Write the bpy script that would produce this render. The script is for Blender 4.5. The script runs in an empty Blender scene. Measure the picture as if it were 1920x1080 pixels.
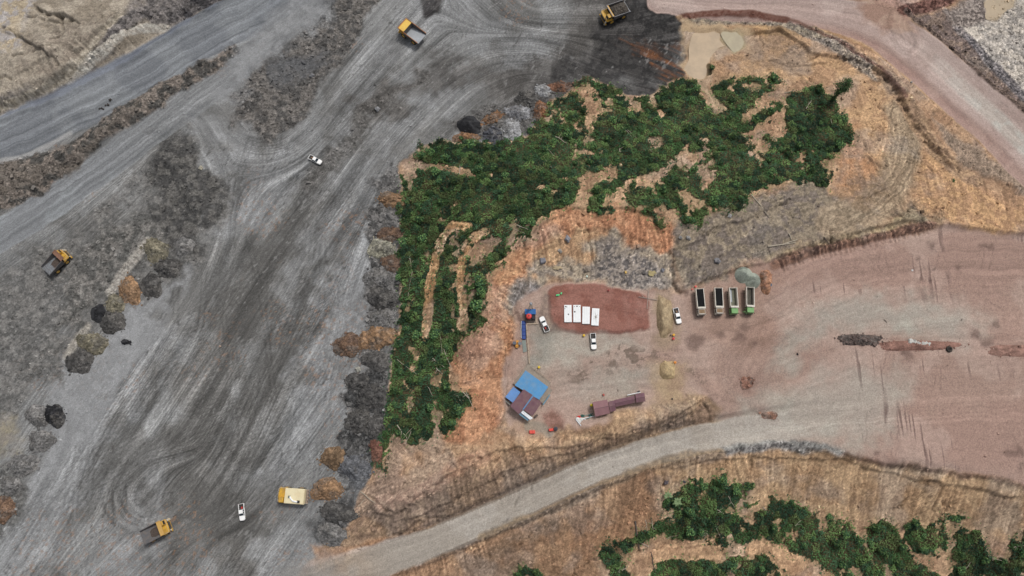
import bpy, math, random
import numpy as np
from mathutils import Vector, Matrix

# ------------------------------------------------------------------ camera, sky, sun, exposure
scene = bpy.context.scene
COL = scene.collection
HC, TILT, FPX = 220.0, math.radians(14.0), 1280.0
cam_d = bpy.data.cameras.new('camera'); cam_d.lens = 24.0; cam_d.sensor_width = 36.0
cam_d.clip_start = 1.0; cam_d.clip_end = 6000.0
cam = bpy.data.objects.new('camera', cam_d); COL.objects.link(cam)
cam.location = (0, 0, HC); cam.rotation_euler = (TILT, 0, 0)
scene.camera = cam
SUN_EL, SUN_AZ = math.radians(60), math.radians(40)
world = bpy.data.worlds.new('World'); scene.world = world; world.use_nodes = True
wn, wl = world.node_tree.nodes, world.node_tree.links
wn.clear()
sky = wn.new('ShaderNodeTexSky'); sky.sky_type = 'NISHITA'; sky.sun_disc = False
sky.sun_elevation = SUN_EL; sky.sun_rotation = SUN_AZ; sky.dust_density = 4.0; sky.air_density = 1.0
hsv = wn.new('ShaderNodeHueSaturation'); hsv.inputs['Saturation'].default_value = 0.30
bg = wn.new('ShaderNodeBackground'); bg.inputs['Strength'].default_value = 0.092
wo = wn.new('ShaderNodeOutputWorld')
wl.new(sky.outputs[0], hsv.inputs['Color']); wl.new(hsv.outputs[0], bg.inputs['Color']); wl.new(bg.outputs[0], wo.inputs['Surface'])
sun_d = bpy.data.lights.new('sun', 'SUN'); sun_d.energy = 1.5; sun_d.angle = math.radians(11); sun_d.color = (1.0, 0.97, 0.93)
sun = bpy.data.objects.new('sun', sun_d); COL.objects.link(sun)
sd = Vector((math.sin(SUN_AZ)*math.cos(SUN_EL), math.cos(SUN_AZ)*math.cos(SUN_EL), math.sin(SUN_EL)))
sun.rotation_euler = (-sd).to_track_quat('-Z', 'Y').to_euler()
scene.view_settings.view_transform = 'Standard'; scene.view_settings.look = 'None'
scene.view_settings.gamma = 1.0; scene.view_settings.exposure = 0.20
scene.render.engine = 'CYCLES'

rng = np.random.default_rng(7); random.seed(7)
f32 = np.float32

def lin(c):
    c = np.asarray(c, float)/255.0
    return np.where(c <= 0.04045, c/12.92, ((c+0.055)/1.055)**2.4)

# ------------------------------------------------------------------ numpy noise
PERM = rng.permutation(4096); TAB = rng.random(4096).astype(f32)
def vnoise(x, y, seed=0):
    xi = np.floor(x); yi = np.floor(y)
    fx = (x-xi).astype(f32); fy = (y-yi).astype(f32)
    xi = xi.astype(np.int64)+seed*131; yi = yi.astype(np.int64)+seed*57
    fx = fx*fx*(3-2*fx); fy = fy*fy*(3-2*fy)
    a = PERM[xi & 4095]; b = PERM[(xi+1) & 4095]
    v00 = TAB[(a+yi*17) & 4095]; v10 = TAB[(b+yi*17) & 4095]
    v01 = TAB[(a+(yi+1)*17) & 4095]; v11 = TAB[(b+(yi+1)*17) & 4095]
    # rehash to break the regular rows
    v00 = TAB[PERM[(a+yi) & 4095]]; v10 = TAB[PERM[(b+yi) & 4095]]
    v01 = TAB[PERM[(a+yi+1) & 4095]]; v11 = TAB[PERM[(b+yi+1) & 4095]]
    return (v00*(1-fx)+v10*fx)*(1-fy)+(v01*(1-fx)+v11*fx)*fy
def fbm(x, y, sc, octv=4, seed=0, gain=0.55):
    s = 0; a = 1.0; t = 0; ca, sa = math.cos(0.6), math.sin(0.6)
    x = x/sc; y = y/sc
    for o in range(octv):
        s = s+a*vnoise(x, y, seed+o*7); t += a; a *= gain
        x, y = (x*ca-y*sa)*2.03+11.3, (x*sa+y*ca)*2.03+5.7
    return np.clip((s/t-0.5)*1.9+0.5, 0, 1).astype(f32)
def worley(x, y, sc, seed=0):
    x = x/sc; y = y/sc; xi = np.floor(x).astype(np.int64); yi = np.floor(y).astype(np.int64)
    d1 = np.full(x.shape, 9.0, f32); d2 = d1.copy(); idv = np.zeros(x.shape, f32)
    for i in (-1, 0, 1):
        for j in (-1, 0, 1):
            h = PERM[(PERM[(xi+i+seed*91) & 4095]+yi+j) & 4095]
            px = xi+i+TAB[h]; py = yi+j+TAB[(h*7+13) & 4095]
            d = ((px-x)**2+(py-y)**2).astype(f32)
            n = d < d1
            d2 = np.where(n, d1, np.minimum(d2, d)); idv = np.where(n, TAB[(h*3+5) & 4095], idv); d1 = np.where(n, d, d1)
    return np.sqrt(d1), np.sqrt(d2), idv
def sstep(a, b, x):
    t = np.clip((x-a)/(b-a), 0, 1); return t*t*(3-2*t)

# ------------------------------------------------------------------ survey: photo position -> ray -> ground
CT, ST = math.cos(TILT), math.sin(TILT)
def at(px, py, z):
    """world x, y where the sight line of a photo position meets height z"""
    px = np.asarray(px, float); py = np.asarray(py, float)
    xc = (px-960)/FPX; yc = (540-py)/FPX
    dy = ST+yc*CT; dz = -CT+yc*ST
    s = (np.asarray(z, float)-HC)/dz
    return s*xc, s*dy

# heights in metres above the camp yard
CTRL = [(1000,650,0),(1100,600,0.3),(1200,650,0),(1300,600,0),(1400,600,0),(1100,720,0),(1200,700,0),(1010,790,0),(1300,700,0),
(1500,550,0),(1700,500,.6),(1900,500,1),(1600,650,0),(1850,650,0),(1500,760,-1),(1700,780,-.5),(1900,850,-.5),(1590,835,-1),
(1400,810,-1.8),(1250,832,-3.2),(1100,890,-5.2),(960,945,-7.2),(800,1010,-9.5),(650,1060,-11.6),(1290,765,0.2),(1200,785,0),(1100,810,0),(960,835,0.4),(870,880,-1),
(780,930,-4.5),(700,970,-9),(740,880,-3.5),(640,1000,-11.6),(600,1000,-12),(400,900,-12),(300,700,-12),(450,500,-12),(600,300,-13),(700,100,-13),(900,50,-13),
(1100,60,-13),(1240,100,-13),(1000,130,-12.5),(650,750,-11.7),(650,500,-11.7),(690,350,-11.7),(820,230,-12.2),(900,200,-12.3),(0,270,-9.5),(300,130,-11),(500,20,-12),
(0,0,-1.5),(0,120,-3.5),(150,60,-4.5),(90,150,-6),(300,20,-8.5),(60,380,-11),(100,450,-12),(0,600,-12),(0,900,-12),(200,450,-11.2),(250,330,-11.5),(150,1060,-12),(450,1060,-12),
(752,400,-10.5),(752,600,-10),(735,780,-9),(800,300,-9),(850,350,-4.5),(820,500,-4),(850,500,-2),(830,650,-3),(880,700,0.5),(800,780,-5),(900,450,1),(960,400,4),(895,590,2.2),(990,430,6),(930,540,4.2),
(885,650,2.5),(850,780,-.3),(990,515,.9),(958,600,.4),(945,690,.2),(935,620,1.0),(920,760,.5),
(1000,260,-7),(1100,190,-10.5),(1100,160,-12),(1100,300,-1),(1200,250,-4.5),(1200,330,2),(1200,390,6.5),(1100,395,6.5),(1040,400,6.3),(1100,480,1.8),(1180,485,1.5),(1060,520,.4),(1200,530,.4),
(1300,190,-9),(1320,110,-12.3),(1300,300,-1),(1300,380,4.2),(1400,300,-.5),(1400,380,4),(1300,525,.2),(1430,480,.3),(1350,440,3),(1280,470,2.5),(1500,200,-6),(1550,280,-2.5),(1550,350,1),(1480,400,2.2),
(1650,250,-4),(1700,330,-1.5),(1650,400,.8),(1800,390,1.2),(1900,410,1.3),(1300,5,-11.5),(1500,20,-10.5),(1650,50,-9),(1750,150,-7),(1850,240,-5.2),(1920,310,-4),(1610,130,-7),(1400,110,-11),(1500,130,-8.5),
(1780,300,-3.5),(1850,340,-2),(1850,40,-15.5),(1900,120,-14.5),(1800,10,-13),(1790,90,-10),(1600,-80,-10),(1100,-100,-13),(600,-120,-13),(200,-120,-6),
(1500,900,-6),(1700,950,-8.5),(1900,985,-8),(1350,900,-5),(1260,872,-4),(1100,950,-9),(1000,1000,-10.2),(1400,980,-10),(1600,1000,-11.5),(1800,1020,-11.5),(1300,1050,-11.5),(1500,1060,-12),(1100,1070,-12.5),(950,1060,-12),(1900,1070,-12.5),
(1590,862,-1.8),(1780,892,-1.6),(1920,915,-1.2),(2050,500,1),(2050,900,-1),(2100,250,-3),(-150,500,-12),(-150,250,-9),(-150,50,-1),(-150,1000,-12),(300,1250,-12),(900,1250,-12.5),(1500,1250,-13),(2100,1200,-13)]
CP = np.array(CTRL, float); cx, cy = at(CP[:,0], CP[:,1], CP[:,2]); cz = CP[:,2]
far = [(a*math.cos(t), 70+a*math.sin(t), -9+3*math.sin(t*3)) for a in (520, 1400, 3200) for t in np.linspace(0, 2*math.pi, 14)[:-1]]
fx, fy, fz = np.array(far).T
px_, py_, pz_ = np.r_[cx, fx], np.r_[cy, fy], np.r_[cz, fz]
c2 = 5.0**2
A = np.sqrt((px_[:,None]-px_[None])**2+(py_[:,None]-py_[None])**2+c2)
n = len(px_)
KM = np.zeros((n+1, n+1)); KM[:n,:n] = A-np.eye(n)*1.0; KM[:n,n] = 1; KM[n,:n] = 1
sol = np.linalg.solve(KM, np.r_[pz_, 0])
# the sheet: fine where the photo looks, widening steps out to the horizon
def axis(a, b, step, out):
    fine = np.arange(a, b, step); g = []; s = step; p = 0
    while p < out: s *= 1.16; p += s; g.append(p)
    g = np.array(g); return np.r_[a-g[::-1], fine, fine[-1]+g]
STEP = 0.37
GX = axis(-213, 213, STEP, 2600); GY = axis(-46, 186, STEP, 2600)
NX, NY = len(GX), len(GY)
X, Y = [q.ravel() for q in np.meshgrid(GX, GY)]
Z = np.full(X.shape, sol[n])
# evaluate the smooth base on a coarser lattice and refine linearly: it only holds broad forms
qx = np.r_[GX[::6], GX[-1]]; qy = np.r_[GY[::6], GY[-1]]
QX, QY = np.meshgrid(qx, qy); QZ = np.full(QX.shape, sol[n])
for i in range(n): QZ += sol[i]*np.sqrt((QX-px_[i])**2+(QY-py_[i])**2+c2)
def bil(gx, gy, G, x, y):
    i = np.clip(np.searchsorted(gx, x)-1, 0, len(gx)-2); j = np.clip(np.searchsorted(gy, y)-1, 0, len(gy)-2)
    u = np.clip((x-gx[i])/(gx[i+1]-gx[i]), 0, 1); v = np.clip((y-gy[j])/(gy[j+1]-gy[j]), 0, 1)
    return (G[j,i]*(1-u)+G[j,i+1]*u)*(1-v)+(G[j+1,i]*(1-u)+G[j+1,i+1]*u)*v
Z = bil(qx, qy, QZ, X, Y)
ZG = Z.reshape(NY, NX)
def hgt(x, y): return bil(GX, GY, ZG, np.asarray(x, float), np.asarray(y, float))
def W(px, py):
    """ground point under a photo position"""
    z = np.zeros(np.shape(px))-5
    for _ in range(9):
        x, y = at(px, py, z); z = 0.35*z+0.65*hgt(x, y)
    return x, y
def WP(pts):
    p = np.array(pts, float); x, y = W(p[:,0], p[:,1]); return np.c_[x, y]

# ------------------------------------------------------------------ masks in world space
NZ = {s: fbm(X, Y, s, 4, int(s*10)) for s in (0.9, 2.2, 6.0, 16.0, 45.0)}
WXN = (fbm(X, Y, 7, 4, 91)-.5); WYN = (fbm(X, Y, 7, 4, 97)-.5)
def dens(pts, k=6, closed=False):
    p = np.asarray(pts, float); m = len(p); out = []
    rngk = range(m if closed else m-1)
    for i in rngk:
        p0 = p[(i-1) % m] if closed or i > 0 else p[0]; p1 = p[i]; p2 = p[(i+1) % m]; p3 = p[(i+2) % m] if closed or i+2 < m else p[-1]
        for t in np.arange(k)/k:
            out.append(0.5*((2*p1)+(-p0+p2)*t+(2*p0-5*p1+4*p2-p3)*t*t+(-p0+3*p1-3*p2+p3)*t**3))
    if not closed: out.append(p[-1])
    return np.array(out)
def bbidx(P, pad):
    return np.nonzero((X > P[:,0].min()-pad) & (X < P[:,0].max()+pad) & (Y > P[:,1].min()-pad) & (Y < P[:,1].max()+pad))[0]
def segd(x, y, P, closed):
    d = np.full(x.shape, 1e9); m = len(P)
    for i in range(m if closed else m-1):
        a = P[i]; b = P[(i+1) % m]; e = b-a; L = e@e+1e-9
        t = np.clip(((x-a[0])*e[0]+(y-a[1])*e[1])/L, 0, 1)
        d = np.minimum(d, (x-a[0]-t*e[0])**2+(y-a[1]-t*e[1])**2)
    return np.sqrt(d)
def inside(x, y, P):
    c = np.zeros(x.shape, bool); m = len(P); j = m-1
    for i in range(m):
        yi, yj = P[i,1], P[j,1]
        if yi != yj:
            c ^= ((yi > y) != (yj > y)) & (x < (P[j,0]-P[i,0])*(y-yi)/(yj-yi)+P[i,0])
        j = i
    return c
def poly(pts, soft=0.8, warp=3.0, smooth=False, world=False):
    P = np.asarray(pts, float) if world else WP(pts)
    if smooth: P = dens(P, 4, True)
    idx = bbidx(P, soft*2+warp)
    x = X[idx]+warp*WXN[idx]; y = Y[idx]+warp*WYN[idx]
    d = segd(x, y, P, True); s = np.where(inside(x, y, P), d, -d)
    return idx, sstep(-soft, soft, s).astype(f32)
def stroke(pts, w, soft=0.5, warp=1.0, k=5, taper=False):
    """w in metres, half width"""
    P = dens(WP(pts), k); idx = bbidx(P, w+soft+warp)
    x = X[idx]+warp*WXN[idx]; y = Y[idx]+warp*WYN[idx]
    d = segd(x, y, P, False); return idx, (1-sstep(w-soft, w+soft, d)).astype(f32)
def flow(pts, hw, k=5):
    """along / across coordinates of a path, within hw metres"""
    P = dens(WP(pts), k); idx = bbidx(P, hw); x = X[idx]; y = Y[idx]
    best = np.full(x.shape, 1e9); S = np.zeros(x.shape); D = np.zeros(x.shape); acc = 0
    for i in range(len(P)-1):
        a = P[i]; e = P[i+1]-a; L = math.hypot(*e)+1e-9; u = e/L
        t = np.clip((x-a[0])*u[0]+(y-a[1])*u[1], 0, L)
        ox = x-a[0]-t*u[0]; oy = y-a[1]-t*u[1]; d = ox*ox+oy*oy; m = d < best
        best = np.where(m, d, best); S = np.where(m, acc+t, S); D = np.where(m, np.sqrt(d)*np.sign(u[0]*oy-u[1]*ox), D); acc += L
    keep = best < hw*hw
    return idx[keep], S[keep], D[keep], acc
C = np.zeros((len(X), 3), f32); RB = np.zeros(len(X), f32)
def paint(im, ca, cb=None, sc=6.0, a=1.0, lo=.35, hi=.65):
    idx, m = im; m = (m*a)[:,None]; col = lin(ca)[None].astype(f32)
    if cb is not None:
        t = sstep(lo, hi, NZ[sc][idx])[:,None]; col = col*(1-t)+lin(cb)[None].astype(f32)*t
    C[idx] = C[idx]*(1-m)+col*m
def rub(im, amt): RB[im[0]] = RB[im[0]]*(1-im[1])+amt*im[1]
def mul(im, f): C[im[0]] *= (1+(f-1)*im[1])[:,None]
def lift(im, dz): Z[im[0]] += im[1]*dz
def streak(pts, hw, amp, wide=1.2, lng=30., seed=1, edge=.25, tint=None):
    idx, s, d, L = flow(pts, hw)
    m = sstep(hw, hw*(1-edge), np.abs(d))
    d2 = d+1.5*WXN[idx]
    v = .5*vnoise(s/lng, d2/wide, seed)+.3*vnoise(s/(lng*.5)+9, d2/(wide*.45), seed+3)+.35*vnoise(s/(lng*2), d2/(wide*3.5), seed+5)-.575
    f = np.exp(amp*v*3.0*m)
    C[idx] *= f[:,None].astype(f32)
    return idx, s, d, v, m
def rep(ims):
    """union of masks"""
    full = np.zeros(len(X), f32)
    for i, m in ims: full[i] = np.maximum(full[i], m)
    idx = np.nonzero(full > 0)[0]; return idx, full[idx]
# ------------------------------------------------------------------ region outlines (photo positions, fixed to the ground by W)
EARTH = [(1265,30),(1283,60),(1290,95),(1282,138),(1250,158),(1215,180),(1175,178),(1130,155),(1105,140),(1085,152),(1060,172),(1030,190),(1012,225),(990,252),(960,262),(900,272),(830,258),(812,266),(770,288),(748,315),(750,400),(750,500),(747,560),(745,640),(735,690),(728,740),(722,800),(718,850),(700,885),(676,925),(668,960),(645,1000),(615,1028),(580,1022),(590,1045),(520,1110),(420,1300),(2300,1300),(2300,-250),(1265,-250)]
CAMP = [(985,545),(1020,535),(1100,528),(1200,540),(1262,552),(1310,542),(1370,518),(1440,492),(1500,478),(1600,452),(1700,438),(1770,426),(1840,430),(1920,440),(2200,450),(2200,960),(1920,912),(1780,880),(1660,866),(1590,848),(1500,838),(1420,820),(1345,790),(1325,740),(1290,745),(1255,760),(1210,762),(1145,785),(1080,798),(1040,812),(990,818),(955,800),(942,760),(945,690),(958,640),(968,590)]
ROAD_S = [(470,1140),(600,1088),(700,1057),(800,1021),(900,979),(1000,934),(1100,888),(1200,853),(1300,826),(1400,808),(1520,790),(1680,776)]
ROAD_NE = [(1240,2),(1350,12),(1480,18),(1580,30),(1660,58),(1730,110),(1800,170),(1870,230),(1940,300),(2050,400)]
HAUL = [(-150,330),(0,266),(120,212),(250,145),(370,75),(500,5),(620,-80)]
HAUL2 = [(-150,520),(0,440),(120,365),(250,270),(350,195),(430,135),(510,70),(590,5),(680,-80)]
# ---- form: flatten worked ground, raise windrows and banks
idx, m = poly(CAMP, 2.5, 1.0); tz = np.interp(Y[idx], [-30, 40, 90], [-.8, 0, .5]) + .5*sstep(60, 160, X[idx])
Z[idx] = Z[idx]*(1-m)+(tz*m)
for path, hw, zz in ((ROAD_S, 4.6, [-12,-11.8,-10.6,-9.2,-8,-6.8,-5.3,-3.8,-2.4,-1.4,-.8,-.6]), (ROAD_NE, 9.5, [-12,-11.4,-10.6,-9.8,-9,-8,-6.8,-5.6,-4.2,-2]), (HAUL, 11, [-10.5,-10.2,-10.6,-11,-11.4,-12,-12.5]), (HAUL2, 7, [-12,-11.9,-11.8,-11.8,-11.8,-12,-12.2,-12.4,-12.6])):
    idx, s, d, L = flow(path, hw*1.5)
    P = WP(path); cum = np.r_[0, np.cumsum(np.hypot(*np.diff(P, axis=0).T))]
    z = np.interp(s, cum*L/cum[-1], zz); m = (1-sstep(hw, hw*1.45, np.abs(d)))*(sstep(L, L-45, s) if path is ROAD_S else 1)
    Z[idx] = Z[idx]*(1-m)+z*m
def ridge(pts, w, h, warp=1.0):
    P = dens(WP(pts), 4); idx = bbidx(P, w*2.2); x = X[idx]+warp*WXN[idx]; y = Y[idx]+warp*WYN[idx]
    d = segd(x, y, P, False); g = np.exp(-(d/w)**2)*(.6+.8*NZ[6.0][idx]); Z[idx] += h*g; return idx, np.exp(-(d/(w*1.1))**4).astype(f32)
RIDGES = {}
RIDGES['haul_n'] = ridge([(-100,262),(0,226),(60,206),(150,166),(250,112),(345,48),(420,0)], 1.0, .9)
RIDGES['mid'] = ridge([(-100,400),(0,352),(100,305),(200,245),(300,180),(380,125),(435,90)], 3.6, 1.5)
RIDGES['ne'] = ridge([(1290,28),(1400,28),(1500,45),(1590,85),(1660,135),(1715,200),(1760,260),(1815,305),(1900,352)], 2.4, 1.0)
RIDGES['ne2'] = ridge([(1695,18),(1730,45),(1790,95),(1850,150),(1930,215)], 1.0, 1.1)
RIDGES['pad_n'] = ridge([(1450,500),(1520,468),(1600,452),(1690,432),(1740,422),(1830,425),(1930,440)], 1.0, .9)
RIDGES['pad_s'] = ridge([(1590,846),(1660,866),(1780,884),(1930,914)], .9, .3)
RIDGES['road_s'] = ridge([(820,1040),(960,985),(1090,928),(1210,880),(1300,856)], .8, .5)
ridge([(560,330),(600,290),(660,225),(700,185),(760,150),(820,118)], 1.2, .8)
ridge([(1060,800),(1150,788),(1240,776),(1300,760),(1330,730)], 2.2, 1.3)
ridge([(700,950),(780,925),(870,872),(900,855)], 1.3, .8)
ridge([(480,130),(560,60),(600,20),(640,-20)], 3.0, 1.6); ridge([(450,215),(500,160)], 3.5, 1.2)
ridge([(300,300),(350,330),(380,400)], 4, 1.8); ridge([(150,470),(240,420),(300,360)], 3, .9)
ridge([(1700,12),(1745,5),(1800,-20)], 2, 1.5)
def ledge(pts, h, fall=7.0, side=1, warp=1.6):
    idx, s_, d_, L_ = flow(pts, fall*2.2); d_ = d_*side+warp*WXN[idx]*1.2; m_ = sstep(-.45, .25, d_)*np.exp(-np.maximum(d_, 0)/fall)*sstep(0, 5, s_)*sstep(L_, L_-5, s_); Z[idx] += h*m_*(.65+.7*NZ[6.0][idx])
ledge([(1262,410),(1180,396),(1100,392),(1040,405),(1000,432),(975,470)], 1.1, 6, -1)
ledge([(1240,470),(1150,436),(1080,436),(1010,478),(990,505)], .55, 6, -1)
ledge([(1000,500),(968,560),(955,630),(948,700),(950,770)], 1.7, 5, -1)
ledge([(940,500),(918,560),(900,640),(868,700)], 1.2, 5, -1)
ledge([(690,950),(740,962),(800,925),(860,880),(930,850),(1010,838)], 1.3, 4, 1)
ledge([(725,985),(800,955),(880,918),(960,882),(1050,852),(1150,820),(1250,796),(1315,770)], 1.3, 4, 1)
ledge([(960,850),(1080,832),(1180,806),(1270,782),(1325,745)], 1.2, 4, 1)
ledge([(1400,72),(1460,62),(1520,98),(1600,112),(1660,150),(1700,205),(1735,265),(1800,325)], 1.6, 5, 1)
ledge([(1430,112),(1500,124),(1560,112)], 1.0, 5, 1); ledge([(1590,235),(1620,270),(1640,320)], 1.0, 5, 1); ledge([(1600,380),(1670,345),(1690,290)], .8, 5, 1)
ledge([(1290,540),(1380,505),(1450,485),(1540,455),(1640,430),(1740,408)], 1.3, 5, 1); ledge([(1270,470),(1340,430),(1420,400),(1500,372)], 1.0, 6, 1)
ledge([(1240,880),(1330,862),(1420,858),(1500,858),(1590,866),(1680,888),(1790,906),(1930,935)], 1.1, 5, 1)
ledge([(1245,870),(1240,910),(1255,960)], 1.2, 5, -1); ledge([(1640,985),(1680,955),(1720,920)], .7, 4, 1); ledge([(1780,995),(1765,950),(1775,915)], .8, 4, 1)
ledge([(0,60),(45,74),(85,95),(112,120)], 1.6, 6, 1); ledge([(55,6),(100,26),(155,45)], 1.4, 6, 1); ledge([(0,205),(60,182),(130,122),(180,68),(228,26)], 1.5, 4, 1); ledge([(20,150),(70,120),(130,80)], 1.0, 6, 1)
# bench edges and small scarps
for pts, w, dz in (([(986,500),(960,560),(950,640),(944,700)], 1.0, -.7), ([(1255,480),(1262,540),(1285,552)], .9, -1.2)):
    lift(stroke(pts, w, .8), dz)
ZG = Z.reshape(NY, NX)

# ------------------------------------------------------------------ colour of the ground itself
C[:] = lin((112,112,111)); 
# --- coal yard floor
full = (np.arange(len(X)), np.ones(len(X), f32))
paint(full, (108,107,105), (126,126,125), 16.0)
paint(full, (96,94,92), None, a=.0)
YARD1 = [(-60,1230),(80,1040),(200,850),(330,640),(450,450),(560,300),(680,130),(800,-20),(880,-120)]
light, dark = (156,157,157), (80,79,77)
for p in ([(60,930),(130,830),(215,690),(280,610),(310,640),(240,760),(170,900),(60,1080),(-40,1180),(-100,1200)],
          [(600,560),(660,470),(720,330),(760,300),(745,330),(700,420),(690,520),(680,620),(640,690),(630,780),(600,830),(560,830),(530,900),(500,880),(560,700)],
          [(420,440),(500,340),(620,200),(720,60),(800,-60),(900,-60),(900,20),(760,110),(640,240),(540,340),(470,400)],
          [(360,190),(430,230),(520,290),(560,320),(470,410),(420,480),(400,380),(400,290),(370,250)],
          [(600,360),(680,270),(760,200),(860,130),(950,110),(960,160),(840,220),(760,270),(720,320),(640,440),(560,560),(500,640)],
          [(470,1080),(520,980),(600,950),(600,1080)], [(180,1120),(250,900),(330,830),(350,900),(290,1120)], [(900,20),(1000,60),(1100,130),(1020,160),(900,90)]):
    im = poly(p, 6, 12); paint(im, (140,141,142), (156,157,158), 2.2, a=.58 if p[0] in ((600,560),(60,930)) else .36)
for p in ([(330,930),(310,800),(360,660),(430,540),(520,430),(600,350),(680,230),(700,190),(690,240),(620,370),(560,470),(480,600),(430,760),(420,900)],
          [(480,700),(560,560),(620,450),(640,430),(590,560),(540,680),(500,800),(440,850)],
          [(280,1000),(360,900),(450,880),(470,1000),(420,1080),(330,1040)], [(400,1010),(480,990),(470,1100),(410,1100)], [(240,880),(290,870),(290,930),(240,930)]):
    im = poly(p, 5, 12); paint(im, (82,80,77), (95,92,88), 16.0, a=.62)
# dark coal floor at the top
im = poly([(640,215),(720,160),(800,120),(900,110),(990,120),(1050,60),(1100,-60),(1300,-60),(1262,20),(1290,90),(1280,140),(1215,180),(1130,165),(1100,140),(1040,170),(960,205),(900,160),(800,160),(720,240)], 5, 12)
paint(im, (80,77,74), (101,98,95), 6.0, a=.85)
im = poly([(1000,165),(1040,120),(1090,100),(1130,40),(1180,-60),(1300,-60),(1268,20),(1288,90),(1282,140),(1215,182),(1130,160),(1105,140),(1060,172)], 4, 8)
paint(im, (48,47,47), (66,64,63), 2.2, a=.9)
im = poly([(800,-60),(830,0),(820,28),(795,30),(760,-60)], 1, 3); paint(im, (66,64,64), (85,83,82), 2.2)
im = poly([(1170,75),(1230,95),(1290,92),(1284,138),(1250,152),(1218,128),(1195,112)], 2.5, 8); 
for k in (0,): paint((im[0], im[1]*.75*sstep(.25,.75, vnoise((X[im[0]]*.8-Y[im[0]]*.45)/9, (X[im[0]]*.45+Y[im[0]]*.8)/.9, 33))), (133,87,56), (105,70,49), 2.2)
# streaks left by wheels and blades
YF = [(YARD1, 60, 1.0), (HAUL2, 12, 2.5), ([(345,185),(372,228),(396,275),(413,330),(420,400),(408,480),(365,590),(300,710),(220,840)], 9, 3.0), ([(330,205),(385,212),(425,252),(470,276),(520,281),(570,264),(620,212),(700,118),(780,15)], 9, 3.0),
    ([(395,290),(450,312),(520,322),(590,300),(660,235),(760,130)], 10, 1.6), ([(960,110),(860,148),(760,225),(690,310),(610,430),(540,560),(470,720),(400,880),(300,1000),(120,1140)], 22, 1.3), ([(1290,160),(1190,140),(1080,105),(970,55),(860,-30)], 16, 2.0), ([(1290,20),(1180,50),(1060,58),(950,75),(850,115)], 14, 1.6), ([(1180,95),(1230,112),(1288,132)], 10, 2.0),
    ([(690,690),(640,760),(560,870),(480,970),(400,1100)], 22, 1.0), ([(350,850),(270,860),(225,905),(228,950),(270,985),(340,1000),(440,980)], 9, 2.4), ([(-60,1130),(60,960),(140,830),(230,690),(300,580)], 14, 1.5), ([(-60,620),(60,540),(150,470),(260,380),(320,300)], 16, 1.0), ([(800,20),(880,60),(960,110),(1060,140)], 10, 1.2), ([(640,690),(650,560),(690,420),(720,320)], 7, 2.0)]
T2 = np.zeros((len(X), 2), f32)
for pts, hw, wgt in YF:
    P = dens(WP(pts), 4); idx = bbidx(P, hw*1.2); x = X[idx]; y = Y[idx]; best = np.full(x.shape, 1e9); ca_ = np.zeros(x.shape); sa_ = np.zeros(x.shape)
    for i in range(len(P)-1):
        a_ = P[i]; e_ = P[i+1]-a_; L_ = math.hypot(*e_)+1e-9; u_ = e_/L_; t_ = np.clip((x-a_[0])*u_[0]+(y-a_[1])*u_[1], 0, L_); d_ = (x-a_[0]-t_*u_[0])**2+(y-a_[1]-t_*u_[1])**2; m_ = d_ < best
        th = 2*math.atan2(u_[1], u_[0]); best = np.where(m_, d_, best); ca_ = np.where(m_, math.cos(th), ca_); sa_ = np.where(m_, math.sin(th), sa_)
    w_ = wgt*np.exp(-best/(hw*.55)**2); T2[idx,0] += w_*ca_; T2[idx,1] += w_*sa_
T2[:,0] += 1e-4*math.cos(2*.97); T2[:,1] += 1e-4*math.sin(2*.97)
th = (.5*np.arctan2(T2[:,1], T2[:,0])+.10*(fbm(X, Y, 26, 2, 701)-.5)).reshape(NY, NX)
def lic_field(noise, ux, uy, steps):
    acc = np.zeros((NY, NX), f32); J0, I0 = np.meshgrid(np.arange(NY, dtype=f32), np.arange(NX, dtype=f32), indexing='ij'); fl_ = noise.ravel(); uxf, uyf = ux.ravel(), uy.ravel()
    for sgn in (-1, 1):
        pj, pi = J0.copy(), I0.copy(); px0, py0 = sgn*ux, sgn*uy
        for st in range(steps):
            k = (np.clip(pj+.5, 0, NY-1).astype(np.int32)*NX+np.clip(pi+.5, 0, NX-1).astype(np.int32)).ravel()
            acc += (fl_[k]*(1-st/(steps+1))).reshape(NY, NX); dx = uxf[k].reshape(NY, NX); dy = uyf[k].reshape(NY, NX)
            f_ = np.where(dx*px0+dy*py0 < 0, -1, 1).astype(f32); px0, py0 = dx*f_, dy*f_; pi += px0*1.4; pj += py0*1.4
    acc = (acc-acc.mean())/acc.std(); return np.clip(acc, -2.6, 2.6).ravel()
def blur(a, k):
    for ax in (0, 1):
        c = np.cumsum(np.insert(a, 0, 0, axis=ax), axis=ax); n_ = a.shape[ax]; lo = np.clip(np.arange(n_)-k, 0, n_); hi = np.clip(np.arange(n_)+k+1, 0, n_)
        a = (np.take(c, hi, ax)-np.take(c, lo, ax))/(hi-lo).reshape((-1, 1) if ax == 0 else (1, -1))
    return a.astype(f32)
UX, UY = np.cos(th).astype(f32), np.sin(th).astype(f32)
w0 = rng.random((NY, NX)).astype(f32); wb = blur(rng.random((NY, NX)).astype(f32), 3); wb = (wb-wb.mean())/wb.std()
l1 = lic_field(w0, UX, UY, 26); l2 = lic_field(wb, UX, UY, 34)
am = .55+.9*fbm(X, Y, 18, 3, 711)
YM = np.ones(len(X), f32); i_, m_ = poly(EARTH, .7, 2.5); YM[i_] = 1-m_
C *= 1+YM[:,None]*np.array([-.05, -.045, -.04], f32)
C *= np.exp((.115*l1*am+.145*l2*am)*YM)[:,None].astype(f32)
Z += .035*l1*am*YM
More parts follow.
